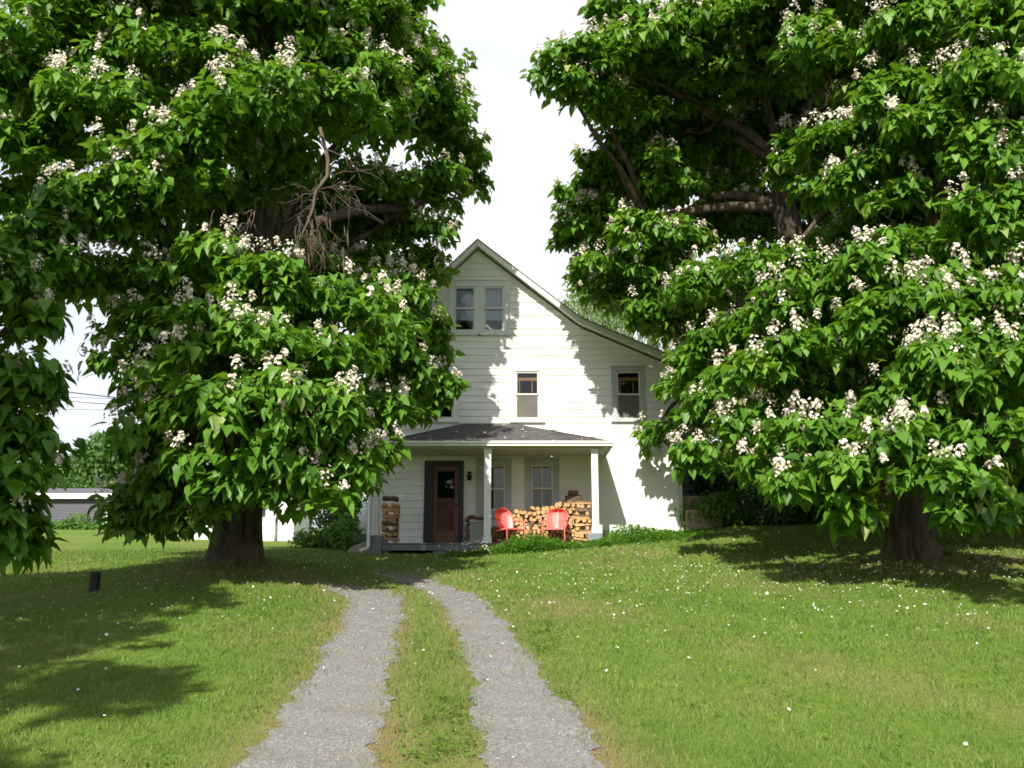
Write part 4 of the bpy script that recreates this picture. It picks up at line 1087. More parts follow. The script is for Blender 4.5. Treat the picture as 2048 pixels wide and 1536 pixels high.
mb = MB(); line_slab(mb, [(wx0,top(wx0)),(wx1+0.2,top(wx1+0.2))], 0.0, 0.14, wy-0.3, wy+3.1); mb.build('wing_roof', M['greytrim'], HOUSE)

# concrete steps at the corner
sx = XWR+0.06; s0 = float(gz(sx+0.5,25.5)); p = P(1400,1020,25.4)
st = thing('concrete_steps', (sx+0.7, 25.9, s0-0.1), 'tan concrete steps in the shade against the house corner', 'steps')
mb = MB(); w = 0.95
z1_ = P(0,1019,25.4)[2]; z2_ = P(0,992,25.9)[2]
mb.box(sx, sx+w, 25.4, 25.85, s0-0.3, z1_); mb.box(sx, sx+w*0.95, 25.853, 26.5, s0-0.3, z2_)
mb.box(sx+w*1.0, sx+w*1.45, 25.7, 26.5, s0-0.3, z1_-0.15)
mb.build('tread', M['step'], st, bevel=0.03)

# ------------------------------------------------------------------ things on the porch
def log_mesh(name, kind, mats, L=0.42):
    """a split log along y, centred; slot 0 split wood, slot 1 bark"""
    r = rng
    n = 9
    if kind == 0:      # quarter wedge with a round bark back
        out = [(-0.055,-0.045),(0.055,-0.05)] + [(0.062*math.cos(a)+0.0, 0.0+0.062*math.sin(a)) for a in np.linspace(0.15,2.9,6)]
        bark = set(range(2,7))
    elif kind == 1:    # half round
        out = [(0.075*math.cos(a), 0.075*math.sin(a)-0.03) for a in np.linspace(0,math.pi,9)]; bark = set(range(0,8))
    elif kind == 2:    # slab
        out = [(-0.07,-0.035),(0.0,-0.045),(0.065,-0.03),(0.07,0.03),(0.01,0.045),(-0.06,0.035)]; bark = {3}
    elif kind == 3:    # triangle
        out = [(-0.07,-0.045),(0.072,-0.04),(0.03,0.03),(-0.005,0.065),(-0.03,0.05)]; bark = {0}
    else:              # small round
        out = [(0.055*math.cos(a)*(1+0.1*math.sin(3*a)), 0.055*math.sin(a)) for a in np.linspace(0,2*math.pi,11)[:-1]]; bark = set(range(10))
    out = [(x+r.normal(0,0.004), z+r.normal(0,0.004)) for x, z in out]
    k = len(out); segs = 4; vs = []
    for s in range(segs+1):
        y = L*(s/segs-0.5); jx, jz = r.normal(0,0.005,2); sc = 1+r.normal(0,0.04)
        for x, z in out: vs.append((x*sc+jx, y+r.normal(0,0.003), z*sc+jz))
    mb = MB(); mb.add(vs, [])
    for s in range(segs):
        for i in range(k):
            i2 = (i+1) % k
            mb.f.append((s*k+i, s*k+i2, (s+1)*k+i2, (s+1)*k+i)); mb.m.append(1 if i in bark else 0)
    mb.f.append(tuple(range(k-1,-1,-1))); mb.m.append(0)
    mb.f.append(tuple(segs*k+i for i in range(k))); mb.m.append(0)
    me = bpy.data.meshes.new(name); me.from_pydata(mb.v, [], mb.f)
    for m in mats: me.materials.append(m)
    me.polygons.foreach_set('material_index', np.array(mb.m, np.int32)); me.update()
    return me
LOGS = [log_mesh('firewood_log', k % 5, [M['endgrain'], M['logbark']]) for k in range(10)]
DARK_LOGS = [log_mesh('firewood_log', k % 5, [M['dark_end'], M['logbark']]) for k in range(5)]
def put_log(x, y, z, rot, label, group, s=1.0, is_dark=False, ly=1.0):
    me = random.choice(DARK_LOGS if is_dark else LOGS)
    o = bpy.data.objects.new('firewood_log', me); COL.objects.link(o)
    o.location = (float(x), float(y), float(z)); o.rotation_euler = tuple(float(a) for a in rot); o.scale = (s, ly, s)
    return tag(o, label, 'log', group)
PI = math.pi
def DX(px, py, Y): return P(px, py, Y)[0]
# main pile behind the chairs, log ends towards the lawn
G1 = 'firewood in the pile behind the red chairs'; L1 = 'split firewood log stacked end on in the long pile behind the red chairs'
yp = 25.05
prof_px = [(986,1052),(1005,1036),(1030,1024),(1052,1022),(1075,1014),(1100,1012),(1122,1008),(1150,1008)]
px_ = [p[0] for p in prof_px]; py_ = [p[1] for p in prof_px]
row = 0; z = ZDECK+0.055; cnt = 0
while True:
    x = DX(986,1050,yp) + (0.06 if row % 2 else 0); any_ = False
    while x < DX(1150,1050,yp):
        pxx = 1024+x/yp*FPX*1.0
        zt = P(1024, np.interp(pxx, px_, py_), yp)[2]
        if z < zt-0.02:
            put_log(x+rng.normal(0,0.01), yp+rng.normal(0,0.03), z+rng.normal(0,0.008), (rng.normal(0,0.05), rng.uniform(0,2*PI), rng.normal(0,0.07)), L1, G1, rng.uniform(0.82,1.12)); any_ = True; cnt += 1
        x += rng.uniform(0.10,0.135)
    z += 0.098; row += 1
    if not any_ or row > 14: break
# criss-cross end columns
def crib(pxc, Y, ztop_, label, group, is_dark=False, w=0.40, lean=0.0):
    xc = DX(pxc, 1050, Y); z = ZDECK+0.05; k = 0
    while z < ztop_:
        if k % 2 == 0:
            for xx in (-0.13, 0.02, 0.15) if k % 4 else (-0.14, 0.13):
                put_log(xc+xx*w/0.40+rng.normal(0,0.015)+lean*k, Y+rng.normal(0,0.01), z, (rng.normal(0,0.03), rng.choice([0,PI])+rng.normal(0,0.25), rng.normal(0,0.06)), label, group, rng.uniform(0.85,1.05), is_dark)
        else:
            for yy in (-0.13, 0.12):
                put_log(xc+rng.normal(0,0.02)+lean*k, Y+yy, z, (rng.normal(0,0.12), rng.normal(0,0.04), PI/2+rng.normal(0,0.07)), label, group, rng.uniform(0.85,1.05), is_dark)
        z += 0.094; k += 1
crib(1164, 24.85, P(0,1003,24.7)[2], 'split log in the criss-cross column ending the pile beside the white corner post', 'firewood in the end column of the pile')
crib(781, 24.6, P(0,1004,24.5)[2], 'split log in the criss-cross column standing beside the door, over the open deck', 'firewood in the column beside the door', False)
# odd logs on top
xo, zo = DX(1142,995,25.0), P(0,995,25.0)[2]
zo0 = P(0,1008,25.0)[2]
put_log(DX(1138,1004,25.0), 25.0, zo0+0.02, (0,0.4,0.1), 'dark log lying under the angled one on top of the pile', None, 1.2, True)
put_log(DX(1146,994,24.95), 24.95, zo0+0.15, (0.0,0.3,PI/2-0.35), 'dark log lying at an angle on top of the pile', None, 1.25, True)
put_log(DX(1146,984,25.0), 25.0, zo0+0.28, (0.1,0.8,PI/2+0.2), 'short dark log topmost on the pile', None, 1.1, True, 0.6)
put_log(DX(781,999,24.6), 24.6, P(0,999,24.5)[2]+0.03, (0.05,0.3,PI/2+0.15), 'dark bark covered log topmost on the column beside the door', None, 1.3, True)
# logs round the metal bin
G3, L3 = 'loose firewood round the metal bin', 'dark log in the low heap squeezed between the door and the metal bin'
for i, (px, py, rz) in enumerate([(934,1076,0),(941,1076,0),(936,1066,0),(934,1057,0.1),(938,1048,0.1),(934,1039,0),(942,1034,0)]):
    put_log(DX(px,py,25.2), 25.2, P(0,py,25.2)[2], (0,rng.uniform(0,6),rz+rng.normal(0,0.1)), L3, G3, 0.95, True)
put_log(DX(955,1036,25.1), 25.1, P(0,1037,25.1)[2], (0.15,0.4,PI/2-0.1), 'reddish split log lying across the top of the metal bin', None, 0.8, True)
# logs under the left chair, their shade put into a darker wood colour
G4, L4 = 'dark firewood behind the middle post', 'log coloured dark for shade in the crossed stack between the middle post and a red chair'
for i in range(5):
    z = ZDECK+0.05+i*0.095
    if i % 2: put_log(DX(996,1060,24.9), 24.9, z, (rng.normal(0,0.05),0.1,PI/2), L4, G4, 0.95, True)
    else:
        for q in (988, 1003): put_log(DX(q,1060,24.9), 24.9, z, (0,rng.uniform(0,6),0), L4, G4, 0.95, True)

# metal bin
bx0, bx1 = DX(940,1060,24.75), DX(979,1060,24.75); zt = P(0,1044,24.75)[2]
bt = thing('metal_bin', ((bx0+bx1)/2, 24.95, ZDECK), 'grey metal storage bin on the porch beside the middle post', 'bin')
mb = MB(); mb.box(bx0,bx1,24.75,25.1,ZDECK+0.002,zt-0.03); mb.build('body', M['metal'], bt, bevel=0.015)
mb = MB(); mb.box(bx0-0.01,bx1+0.01,24.74,25.11,zt-0.028,zt); mb.build('lid', M['metal'], bt, bevel=0.008)

# red shell back lawn chairs
def make_chair():
    t0 = thing('lawn_chair', (0,0,0), 'x', 'chair', 'red metal lawn chairs on the porch')
    # local: faces -y, z up; back shell
    nu, nv = 21, 18; vs = []; fs = []
    for j in range(nv+1):
        v = j/nv; z = 0.40+0.52*v
        wv = 0.235+0.050*math.sin(min(v/0.55,1)*math.pi/2)
        if v > 0.55: q = (v-0.55)/0.45; wv = 0.285*math.sqrt(max(0.0,1-q**2.2))+0.004
        for i in range(nu+1):
            u = -1+2*i/nu
            y = 0.20+0.16*v - 0.10*(1-u*u)*-1*0.55 - 0.09*u*u + 0.006*math.cos(u*math.pi*3)*sstep(0.05,0.4,v)*(1-abs(u))
            vs.append((u*wv, y, z))
    for j in range(nv):
        for i in range(nu): a = j*(nu+1)+i; fs.append((a,a+1,a+nu+2,a+nu+1))
    mb = MB(); mb.add(vs, fs); b = mb.build('backrest', M['red'], t0, smooth=True, local=True)
    so = b.modifiers.new('solid','SOLIDIFY'); so.thickness = 0.008
    vs = []; fs = []; nu, nv = 16, 14
    for j in range(nv+1):
        v = j/nv
        for i in range(nu+1):
            u = -1+2*i/nu; wv = 0.27-0.03*v
            y = -0.27+0.52*v; z = 0.405-0.035*math.sin(v*math.pi)*(1-u*u)-0.03*v
            if v < 0.12: z -= 0.05*(1-v/0.12)**2
            if abs(u) > 0.88: z -= 0.05*((abs(u)-0.88)/0.12)
            vs.append((u*wv, y, z))
    for j in range(nv):
        for i in range(nu): a = j*(nu+1)+i; fs.append((a,a+1,a+nu+2,a+nu+1))
    mb = MB(); mb.add(vs, fs); s = mb.build('seat', M['red'], t0, smooth=True, local=True)
    so = s.modifiers.new('solid','SOLIDIFY'); so.thickness = 0.008
    for sgn in (-1, 1):
        x = sgn*0.285
        path = [(x*0.93,0.30,0.62),(x,0.18,0.605),(x,-0.10,0.585),(x,-0.22,0.565),(x,-0.265,0.52),(x,-0.275,0.42),(x,-0.29,0.12),(x,-0.275,0.03),(x,-0.22,0.014),(x,0.10,0.014),(x,0.30,0.014)]
        mb = MB(); mb.tube(path, 0.0135, 8); mb.build('frame_tube', M['red'], t0, smooth=True, local=True)
    mb = MB(); mb.tube([(-0.285,-0.16,0.375),(0.285,-0.16,0.375)], 0.011, 8); mb.tube([(-0.285,0.30,0.014),(0.285,0.30,0.014)], 0.0135, 8)
    mb.build('crossbar', M['red'], t0, smooth=True, local=True)
    for sgn in (-1,1):
        mb = MB(); mb.box(min(sgn*0.262,sgn*0.305),max(sgn*0.262,sgn*0.305),-0.10,0.20,0.590,0.602); mb.build('armrest', M['red'], t0, bevel=0.006, local=True)
    return t0
ch = make_chair(); yc = 24.25
ch.location = (DX(1018,1050,yc), yc, ZDECK+0.002); ch.rotation_euler = (0,0,R(38)); ch.scale = (1.0,1.0,1.0)
ch['label'] = 'red metal lawn chair turned towards the other one, nearer the middle post'
c2 = copy_tree(ch); c2.location = (DX(1111,1050,yc), yc, ZDECK+0.002); c2.rotation_euler = (0,0,R(-14)); c2['label'] = 'red metal lawn chair with a glossy back, beside the criss-cross log column'
# small table between them
tx = DX(1072,1050,24.3); tt = thing('side_table', (tx,24.3,ZDECK), 'small dark side table between the two red chairs', 'table')
mb = MB(); zt = P(0,1047,24.3)[2]; mb.box(tx-0.19,tx+0.19,24.14,24.46,zt-0.02,zt); mb.build('tabletop', M['dark'], tt, bevel=0.006)
for sx_ in (-0.15,0.15):
    for sy in (-0.12,0.12):
        mb = MB(); mb.tube([(tx+sx_,24.3+sy,zt-0.02),(tx+sx_*1.1,24.3+sy*1.1,ZDECK+0.002)], [0.012,0.010], 7); mb.build('leg', M['dark'], tt)

# gas cylinder
tk = P(731,1068,26.3); zt0_ = tk[2]
bl = MB(); zg_ = float(gz(tk[0],26.3)); bl.box(tk[0]-0.3,tk[0]+0.3,26.0,26.6,zg_-0.2,zt0_)
tag(bl.build('concrete_block', M['concrete'], None, bevel=0.02), 'low concrete block under the white gas cylinder', 'block')
tnk = thing('gas_cylinder', (tk[0],26.3,zt0_), 'white gas cylinder standing by the porch corner pier', 'gas cylinder')
mb = MB(); mb.lathe([(0.15,0.0),(0.155,0.07),(0.13,0.075),(0.185,0.11),(0.195,0.17),(0.195,0.56),(0.185,0.63),(0.14,0.69),(0.05,0.715),(0.0,0.72)], (tk[0],26.3,zt0_+0.001), 28); mb.build('body', M['tank'], tnk, smooth=True)
mb = MB(); mb.lathe([(0.10,0.695),(0.105,0.70),(0.105,0.83),(0.095,0.83),(0.093,0.70)], (tk[0],26.3,zt0_), 24); mb.build('collar', M['tank'], tnk, smooth=True)
mb = MB(); mb.tube([(tk[0],26.3,zt0_+0.72),(tk[0],26.3,zt0_+0.80)], 0.025, 8); mb.tube([(tk[0]-0.04,26.3,zt0_+0.79),(tk[0]+0.04,26.3,zt0_+0.79)], 0.02, 8); mb.build('valve', M['metal'], tnk)
# stone slab leaning near the pier
sp = G(716,1108); stn = MB(); n = 14
vs = []
for k in range(n):
    a = 2*PI*k/n; vs.append((sp[0]+0.30*math.cos(a)*(1+0.15*math.sin(3*a)), sp[1]+0.3+0.10*math.sin(a), sp[2]-0.05+0.17+0.20*math.sin(a)*(1+0.2*math.cos(2*a))+0.10*math.cos(a)))
stn.add(vs+[(v[0]+0.03,v[1]+0.10,v[2]+0.01) for v in vs], [tuple(range(n-1,-1,-1)), tuple(range(n,2*n))]+[(i,(i+1)%n,(i+1)%n+n,i+n) for i in range(n)])
tag(stn.build('stone_slab', M['stone'], None, bevel=0.02), 'mossy stone slab leaning in the grass beside the white downspout', 'stone')

# ------------------------------------------------------------------ field, shed, outbuilding, wires
pp = G(188,1183); mb = MB(); r0 = 0.075
mb.lathe([(r0*1.05,-0.1),(r0,0.1),(r0*1.02,0.24),(r0*0.95,0.285),(r0*0.6,0.295),(0,0.29)], pp, 14)
tag(mb.build('short_post', M['stump'], None, smooth=False), 'short dark weathered post standing in the lawn', 'post')

YS = 58.0
sxa, sxb = P(-120,1030,YS)[0], P(216,1030,YS)[0]; zs0 = float(gz(sxb,YS))-0.3; zs1 = P(0,997,YS)[2]; zs2 = P(0,982,YS)[2]
shed = thing('shed', ((sxa+sxb)/2,YS,zs0), 'long low grey shed with white trim across the field', 'shed')
mb = MB()
for i in range(int((zs1-zs0)/0.17)+1):
    z0 = zs0+i*0.17; z1 = min(z0+0.17, zs1)
    mb.add([(sxa,YS-0.02,z0),(sxb,YS-0.02,z0),(sxb,YS,z1),(sxa,YS,z1)], [(0,1,2,3)]); mb.add([(sxa,YS,z0),(sxb,YS,z0),(sxb,YS-0.02,z0),(sxa,YS-0.02,z0)], [(0,1,2,3)])
mb.box(sxa,sxb,YS+0.005,YS+6,zs0,zs1)
mb.build('wall', M['shedgrey'], shed)
mb = MB(); mb.box(sxa-0.3,sxb+0.25,YS-0.36,YS-0.30,zs1-0.04,zs1+0.28); mb.box(sxb-0.08,sxb+0.10,YS-0.05,YS+0.02,zs0,zs1-0.05); mb.build('trim', M['gutter'], shed)
mb = MB(); mb.add([(sxa-0.3,YS-0.33,zs1+0.29),(sxb+1.6,YS-0.33,zs1+0.29),(sxb+1.6,YS+3.2,zs2+0.5),(sxa-0.3,YS+3.2,zs2+0.5),(sxb+1.6,YS+6.4,zs1+0.29),(sxa-0.3,YS+6.4,zs1+0.29)], [(0,1,2,3),(3,2,4,5)]); mb.build('roof', M['shedgrey'], shed)
mb = MB(); mb.box(sxb+0.12,sxb+3.0,YS+0.8,YS+5.8,zs0,zs1-0.1); mb.build('annex', M['shedgrey'], shed)
# shrubs in front of the shed
for px, w, h, lab in ((70,2.6,0.7,'wide green bush at the foot of the grey shed, below the drooping tips'),(152,1.5,1.1,'upright green bush before the middle of the grey shed'),(200,2.4,0.6,'low green bush by the white corner trim of the grey shed'),(115,2.0,0.6,'low green bush between the wide and the upright one')):
    c = P(px,1060,YS-1.2); z0 = float(gz(c[0],YS-1.2))
    leafy('shrub', lab, 'shrub', (c[0],YS-1.2,z0), [(c[0],YS-1.2,z0+h*0.4,w*0.5,0.6,h*0.55),(c[0]+w*0.25,YS-1.2,z0+h*0.5,w*0.25,0.5,h*0.5),(c[0]-w*0.3,YS-1.2,z0+h*0.3,w*0.25,0.5,h*0.4)], 0.03, M['weed'], 0.14, 1.2, None, 'stem', 'foliage')

YO = 34.0
def OX(px): return P(px,1060,YO)[0]
oz0 = float(gz(OX(480),YO))-0.25; oz1 = P(0,955,YO)[2]
ob = thing('outbuilding', (OX(470),YO+2,oz0), 'small white outbuilding seen behind the flared catalpa trunk', 'outbuilding')
mb = MB(); xa_, xb_ = OX(384), OX(549)
zt = oz1; zk = P(0,1069,YO)[2]
def lap(mb, xa, xb, y, z0, z1, e=0.24):
    z = z0
    while z < z1-0.02:
        zz = min(z+e, z1); mb.add([(xa,y-0.02,z),(xb,y-0.02,z),(xb,y,zz),(xa,y,zz)], [(0,1,2,3)]); mb.add([(xa,y,z),(xb,y,z),(xb,y-0.02,z),(xa,y-0.02,z)], [(0,1,2,3)]); z = zz
lap(mb, xa_, xb_, YO, zk, zt); mb.box(xa_,xb_,YO+0.004,YO+4,oz0+0.02,zt)
lap(mb, xb_+0.003, OX(584), YO+0.25, zk, zt-0.2); mb.box(xb_+0.003,OX(584),YO+0.254,YO+3.5,oz0+0.02,zt-0.2)
mb.build('wall', M['smoothwhite'], ob)
mb = MB(); mb.box(OX(392),OX(549),YO-0.04,YO-0.022,oz0,zk-0.01); mb.build('skirting', M['smoothwhite'], ob)
mb = MB(); mb.box(OX(514),OX(532),YO-0.05,YO-0.022,P(0,1036,YO)[2],P(0,1000,YO)[2]); wn = mb.build('window', M['trim'], ob)
mb = MB(); mb.box(OX(517),OX(530),YO-0.056,YO-0.051,P(0,1034,YO)[2],P(0,1003,YO)[2]); mb.build('pane', M['dark'], wn)
mb = MB(); mb.add([(xa_-0.3,YO-0.4,zt+0.02),(xb_+0.3,YO-0.4,zt+0.02),(xb_+0.3,YO+2,zt+1.3),(xa_-0.3,YO+2,zt+1.3),(xb_+0.3,YO+4.4,zt+0.02),(xa_-0.3,YO+4.4,zt+0.02)], [(0,1,2,3),(3,2,4,5)]); mb.build('roof', M['roofgrey'], ob)
# rails beside it
yf_ = 35.5; fx0, fx1 = P(322,1068,yf_)[0], P(380,1068,yf_)[0]
fn = thing('wooden_fence', ((fx0+fx1)/2, yf_, float(gz(fx0,yf_))), 'short weathered rail fence next to the white outbuilding', 'fence')
for py in (1063,1072,1081):
    mb = MB(); z = P(0,py,yf_)[2]; mb.box(fx0,fx1,yf_-0.02,yf_+0.02,z-0.07,z+0.05); mb.build('rail', M['rail'], fn)
for q in (fx0+0.05, fx1-0.1):
    mb = MB(); mb.box(q,q+0.1,yf_+0.022,yf_+0.12,float(gz(q,yf_))-0.1,P(0,1058,yf_)[2]); mb.build('post', M['rail'], fn)

for i, (ya_, yb_, r_) in enumerate(((785,797,0.045),(795,798,0.018),(803,811,0.028),(819,821,0.018))):
    Yw = 70.0+i*0.3; A = P(140,ya_,Yw); B = P(250,yb_,Yw); d = (B-A)
    q = [A+d*s+np.array([0,0,0.0012*(d[0]*s-3)**2]) for s in np.linspace(-10,16,40)]
    mb = MB(); mb.tube(q, r_, 6)
    o = mb.build('overhead_wire', M['wire'], None)
    tag(o, ['thick topmost overhead wire crossing the gap of sky','thin overhead wire just under the thick topmost one','third overhead wire from the top in the gap of sky','lowest thin overhead wire above the far treeline'][i], 'wire', 'overhead wires')

# ------------------------------------------------------------------ ground cover
def weeds():
    # bed in front of the porch
    line = np.array([G(x,y) for x,y in ((885,1118),(960,1112),(1050,1108),(1150,1100),(1250,1092),(1330,1085),(1400,1076),(1440,1070))])
    N = 2100
    s = rng.random(N); X = line[0,0]+(line[-1,0]-line[0,0])*s
    yf = np.interp(X, line[:,0], line[:,1]); depth = np.where(X < 2.3, np.maximum(0.35, YF-0.03-yf), np.maximum(0.3, YW-0.1-yf))
    Y = yf + depth*rng.random(N)**0.9 + 0.05
    hmax = 0.24+0.11*np.sin(X*2.2+1)+0.16*np.exp(-((X-0.55)/0.55)**2)+0.14*np.exp(-((X-2.9)/0.4)**2)
    hmax = hmax*np.clip((X-line[0,0])/0.8, 0.4, 1)*np.clip((line[-1,0]-X)/1.0, 0.35, 1)
    H = 0.86*np.clip(hmax, 0.10, 0.8)*rng.uniform(0.35,1.1,N)
    pos, T, NN, LL, RR = [], [], [], [], []
    for i in range(N):
        m = int(6+H[i]*26); f = rng.random(m)
        a = rng.uniform(0,6.283,m); lean = rng.normal(0,0.16,2)
        z = float(gz(X[i],Y[i]))
        p = np.stack([X[i]+lean[0]*f*H[i]*2+0.03*np.cos(a), Y[i]+lean[1]*f*H[i]*2+0.03*np.sin(a), z+H[i]*f], 1)
        t = np.stack([np.cos(a), np.sin(a), rng.normal(0.05,0.4,m)], 1)
        pos.append(p); T.append(t); NN.append(np.stack([0*a,0*a,np.ones(m)],1)+rng.normal(0,0.4,(m,3))); LL.append(rng.uniform(0.04,0.10,m)); RR.append(np.full(m, rng.normal(0.5,0.2)))
    pos = np.concatenate(pos); T = np.concatenate(T); NN = np.concatenate(NN); LL = np.concatenate(LL); RR = np.concatenate(RR)
    o = leaves_mesh('weeds', pos, T, NN, LL, LL*0.8, RR+rng.normal(0,0.15,len(RR)), M['weed'], None, OVAL_T, OVAL_Q)
    tag(o, 'thick green weeds growing along the front of the porch', 'weeds', kind='stuff')
    # white wild flowers at their end
    n = 60; X = rng.uniform(line[0,0]-0.1, line[0,0]+1.1, n); Y = np.interp(X, line[:,0], line[:,1])+rng.uniform(0,0.3,n)
    p = np.stack([X, Y, gz(X,Y)+rng.uniform(0.10,0.34,n)], 1)
    o = flowers_mesh('wildflowers', p, np.tile([0,-0.6,0.7],(n,1))+rng.normal(0,0.2,(n,3)), rng.uniform(0.012,0.024,n), rng.random(n), M['petal'], None)
    tag(o, 'tiny white flowers among the weeds next to the deck opening', 'flowers', kind='stuff')
weeds()

def broadleaf():
    # clover and plantain in the strip and along the lawn
    N = 3600
    Y = 5.2+11*rng.random(N)**1.6; X = np.where(rng.random(N) < 0.5, rng.uniform(-0.7,0.5,N), rng.uniform(-6,6,N))
    k = ~in_track(X, Y, 0.03) & (np.abs(X) < 0.6*Y+0.5) & (patch(X*2.3+1, Y*2.1) > 0.45); X, Y = X[k], Y[k]; n = len(X)
    m = 5; idx = np.repeat(np.arange(n), m); a = rng.uniform(0,6.283,n*m)
    pos = np.stack([X[idx]+0.02*np.cos(a), Y[idx]+0.02*np.sin(a), gz(X,Y)[idx]+rng.uniform(0.02,0.05,n*m)], 1)
    t = np.stack([np.cos(a), np.sin(a), rng.uniform(-0.1,0.5,n*m)], 1); L = rng.uniform(0.018,0.042,n*m)
    o = leaves_mesh('clover', pos, t, np.tile([0,0,1.0],(n*m,1))+rng.normal(0,0.25,(n*m,3)), L, L*0.9, np.repeat(rng.uniform(0.35,0.95,n),m), M['weed'], None, OVAL_T, OVAL_Q)
    tag(o, 'small clover and plantain leaves in the strip between the tracks', 'clover', kind='stuff')
broadleaf()

def petals():
    def scat(n, cx, cy, sx, sy):
        return np.stack([rng.normal(cx,sx,n), rng.normal(cy,sy,n)], 1)
    XY = np.vstack([scat(1300,5.2,16.5,3.0,2.6), scat(500,3.5,19.5,2.0,2.0), scat(420,6.5,13.5,2.6,1.8), scat(330,-4.5,14.2,2.2,1.6), scat(200,-2.3,19.5,1.4,2.2), scat(140,-6.5,18,2.0,2.0), scat(160,1.2,13,3.0,3.5), scat(40,-1.5,16.5,1.2,1.5)])
    X, Y = XY[:,0], XY[:,1]
    k = (Y > 6) & (Y < 23.0) & ~(in_track(X,Y) & (rng.random(len(X)) < 0.6)); X, Y = X[k], Y[k]; n = len(X)
    p = np.stack([X, Y, gz(X,Y)+rng.uniform(0.03,0.055,n)], 1)
    nn = np.tile([0,0,1.0],(n,1))+rng.normal(0,0.5,(n,3))
    o = flowers_mesh('fallen_petals', p, nn, rng.uniform(0.006,0.017,n)*np.where(rng.random(n)<0.06,1.6,1), np.clip(rng.normal(0.6,0.3,n),0,1), M['petal'], None)
    tag(o, 'white catalpa petals scattered over the lawn', 'petals', kind='stuff')
    # on the porch roof
    n = 60; f = rng.random(n); u = rng.random(n)
    l = xl_e+(xa-xl_e)*f; r = xr_e+(xb-xr_e)*f
    p = np.stack([l+(r-l)*u, yo+(YW-0.03-yo)*f, ze+(zwal-ze)*f**1.08+0.01], 1)
    o = flowers_mesh('roof_petals', p, np.tile([0,-0.4,1.0],(n,1))+rng.normal(0,0.3,(n,3)), rng.uniform(0.012,0.03,n), rng.random(n), M['petal'], None)
    tag(o, 'white petals fallen on the dark porch roof', 'petals', kind='stuff')
petals()

def litter():
    n = 700; Y = 5.5+13*rng.random(n)**1.3; X = rng.uniform(-6,7,n)
    k = (np.abs(X) < 0.6*Y) & ~((X < -3.6) & (Y > 22)); X, Y = X[k], Y[k]; n = len(X)
    inn = in_track(X, Y); z = gz(X,Y)+np.where(inn, 0.018, 0.035)
    a = rng.uniform(0,6.283,n); L = rng.uniform(0.010,0.030,n)
    o = leaves_mesh('dead_leaves', np.stack([X,Y,z],1), np.stack([np.cos(a),np.sin(a),rng.normal(0,0.2,n)],1), np.tile([0,0,1.0],(n,1))+rng.normal(0,0.3,(n,3)), L, L*0.7, rng.random(n), M['litter'], None, OVAL_T, OVAL_Q)
    tag(o, 'tiny brown dead leaves lying on the lawn and the gravel', 'dead leaves', kind='stuff')
litter()

# ------------------------------------------------------------------ light, sky, camera
SUN = np.array([0.235, 1.0, -0.845]); SUN /= np.linalg.norm(SUN)
el = math.asin(-SUN[2]); az = math.atan2(-SUN[0], -SUN[1])
sd = bpy.data.lights.new('sun', 'SUN'); sd.energy = 4.9; sd.angle = R(0.55); sd.color = (1.0, 0.94, 0.83)
so = bpy.data.objects.new('sun', sd); COL.objects.link(so); so.location = (-6,-20,20)
so.rotation_euler = Vector(tuple(SUN)).to_track_quat('-Z', 'Y').to_euler()

w = bpy.data.worlds.new('World'); SC.world = w; w.use_nodes = True
nt = w.node_tree; nt.nodes.clear()
out = nt.nodes.new('ShaderNodeOutputWorld'); bg = nt.nodes.new('ShaderNodeBackground'); bg.inputs[1].default_value = 0.085
sky = nt.nodes.new('ShaderNodeTexSky'); sky.sky_type = 'NISHITA'; sky.sun_disc = False; sky.sun_elevation = el; sky.sun_rotation = az % (2*PI)
sky.air_density = 1.0; sky.dust_density = 1.5
tc = nt.nodes.new('ShaderNodeTexCoord'); mp = nt.nodes.new('ShaderNodeMapping'); mp.inputs['Scale'].default_value = (1.0,1.0,2.2)
nt.links.new(tc.outputs['Generated'], mp.inputs[0])
n1 = nt.nodes.new('ShaderNodeTexNoise'); n1.inputs['Scale'].default_value = 1.6; n1.inputs['Detail'].default_value = 5; nt.links.new(mp.outputs[0], n1.inputs[0])
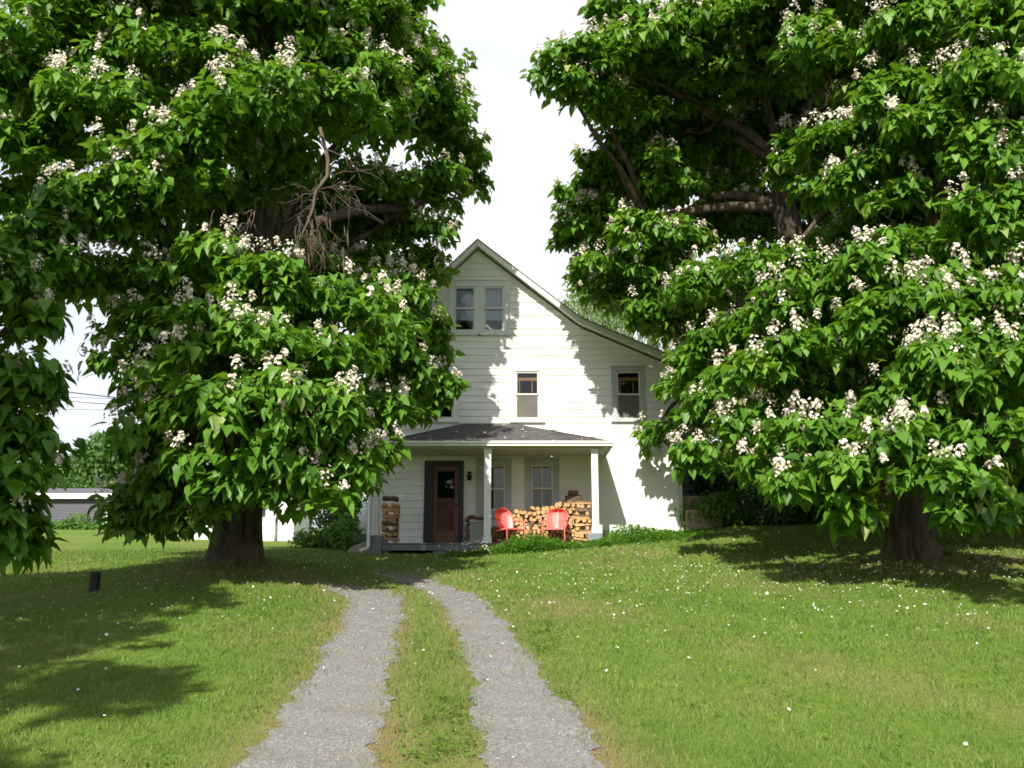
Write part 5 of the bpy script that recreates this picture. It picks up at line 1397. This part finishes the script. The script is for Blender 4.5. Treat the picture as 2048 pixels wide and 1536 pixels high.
cl = ramp(nt, n1.outputs[0], [(0.38,(0.50,0.50,0.50)),(0.56,(0.97,0.97,0.97))])
sx = nt.nodes.new('ShaderNodeSeparateXYZ'); nt.links.new(tc.outputs['Generated'], sx.inputs[0])
mr = nt.nodes.new('ShaderNodeMapRange'); mr.inputs[1].default_value = -0.25; mr.inputs[2].default_value = 0.65; mr.inputs[3].default_value = 0.30; mr.inputs[4].default_value = 1.0
nt.links.new(sx.outputs[1], mr.inputs[0])
mu = nt.nodes.new('ShaderNodeMath'); mu.operation = 'MULTIPLY'; nt.links.new(cl.outputs[0], mu.inputs[0]); nt.links.new(mr.outputs[0], mu.inputs[1])
mr2 = nt.nodes.new('ShaderNodeMapRange'); mr2.inputs[1].default_value = -0.65; mr2.inputs[2].default_value = -0.10; mr2.inputs[3].default_value = 0.55; mr2.inputs[4].default_value = 1.0
nt.links.new(sx.outputs[0], mr2.inputs[0])
mu2 = nt.nodes.new('ShaderNodeMath'); mu2.operation = 'MULTIPLY'; nt.links.new(mu.outputs[0], mu2.inputs[0]); nt.links.new(mr2.outputs[0], mu2.inputs[1])
skm = mixc(nt, mu2.outputs[0], sky.outputs[0], (9.2,9.35,9.75))
nt.links.new(skm, bg.inputs[0]); nt.links.new(bg.outputs[0], out.inputs[0])

cd = bpy.data.cameras.new('camera'); cam = bpy.data.objects.new('camera', cd); COL.objects.link(cam)
cd.sensor_width = 36.0; cd.lens = 36.0*FPX/2048.0; cd.clip_start = 0.05; cd.clip_end = 3000
cam.location = (0,0,0); cam.rotation_euler = (R(90)+PITCH, 0, 0)
SC.camera = cam
vs_ = SC.view_settings; vs_.view_transform = 'Standard'; vs_.look = 'None'; vs_.exposure = 0.70; vs_.gamma = 1.0
try:
    SC.cycles.use_denoising = True; SC.cycles.pixel_filter_type = 'BLACKMAN_HARRIS'; SC.cycles.filter_width = 1.7
    SC.cycles.max_bounces = 8; SC.cycles.diffuse_bounces = 4; SC.cycles.glossy_bounces = 3; SC.cycles.transmission_bounces = 4; SC.cycles.transparent_max_bounces = 8
except Exception: pass
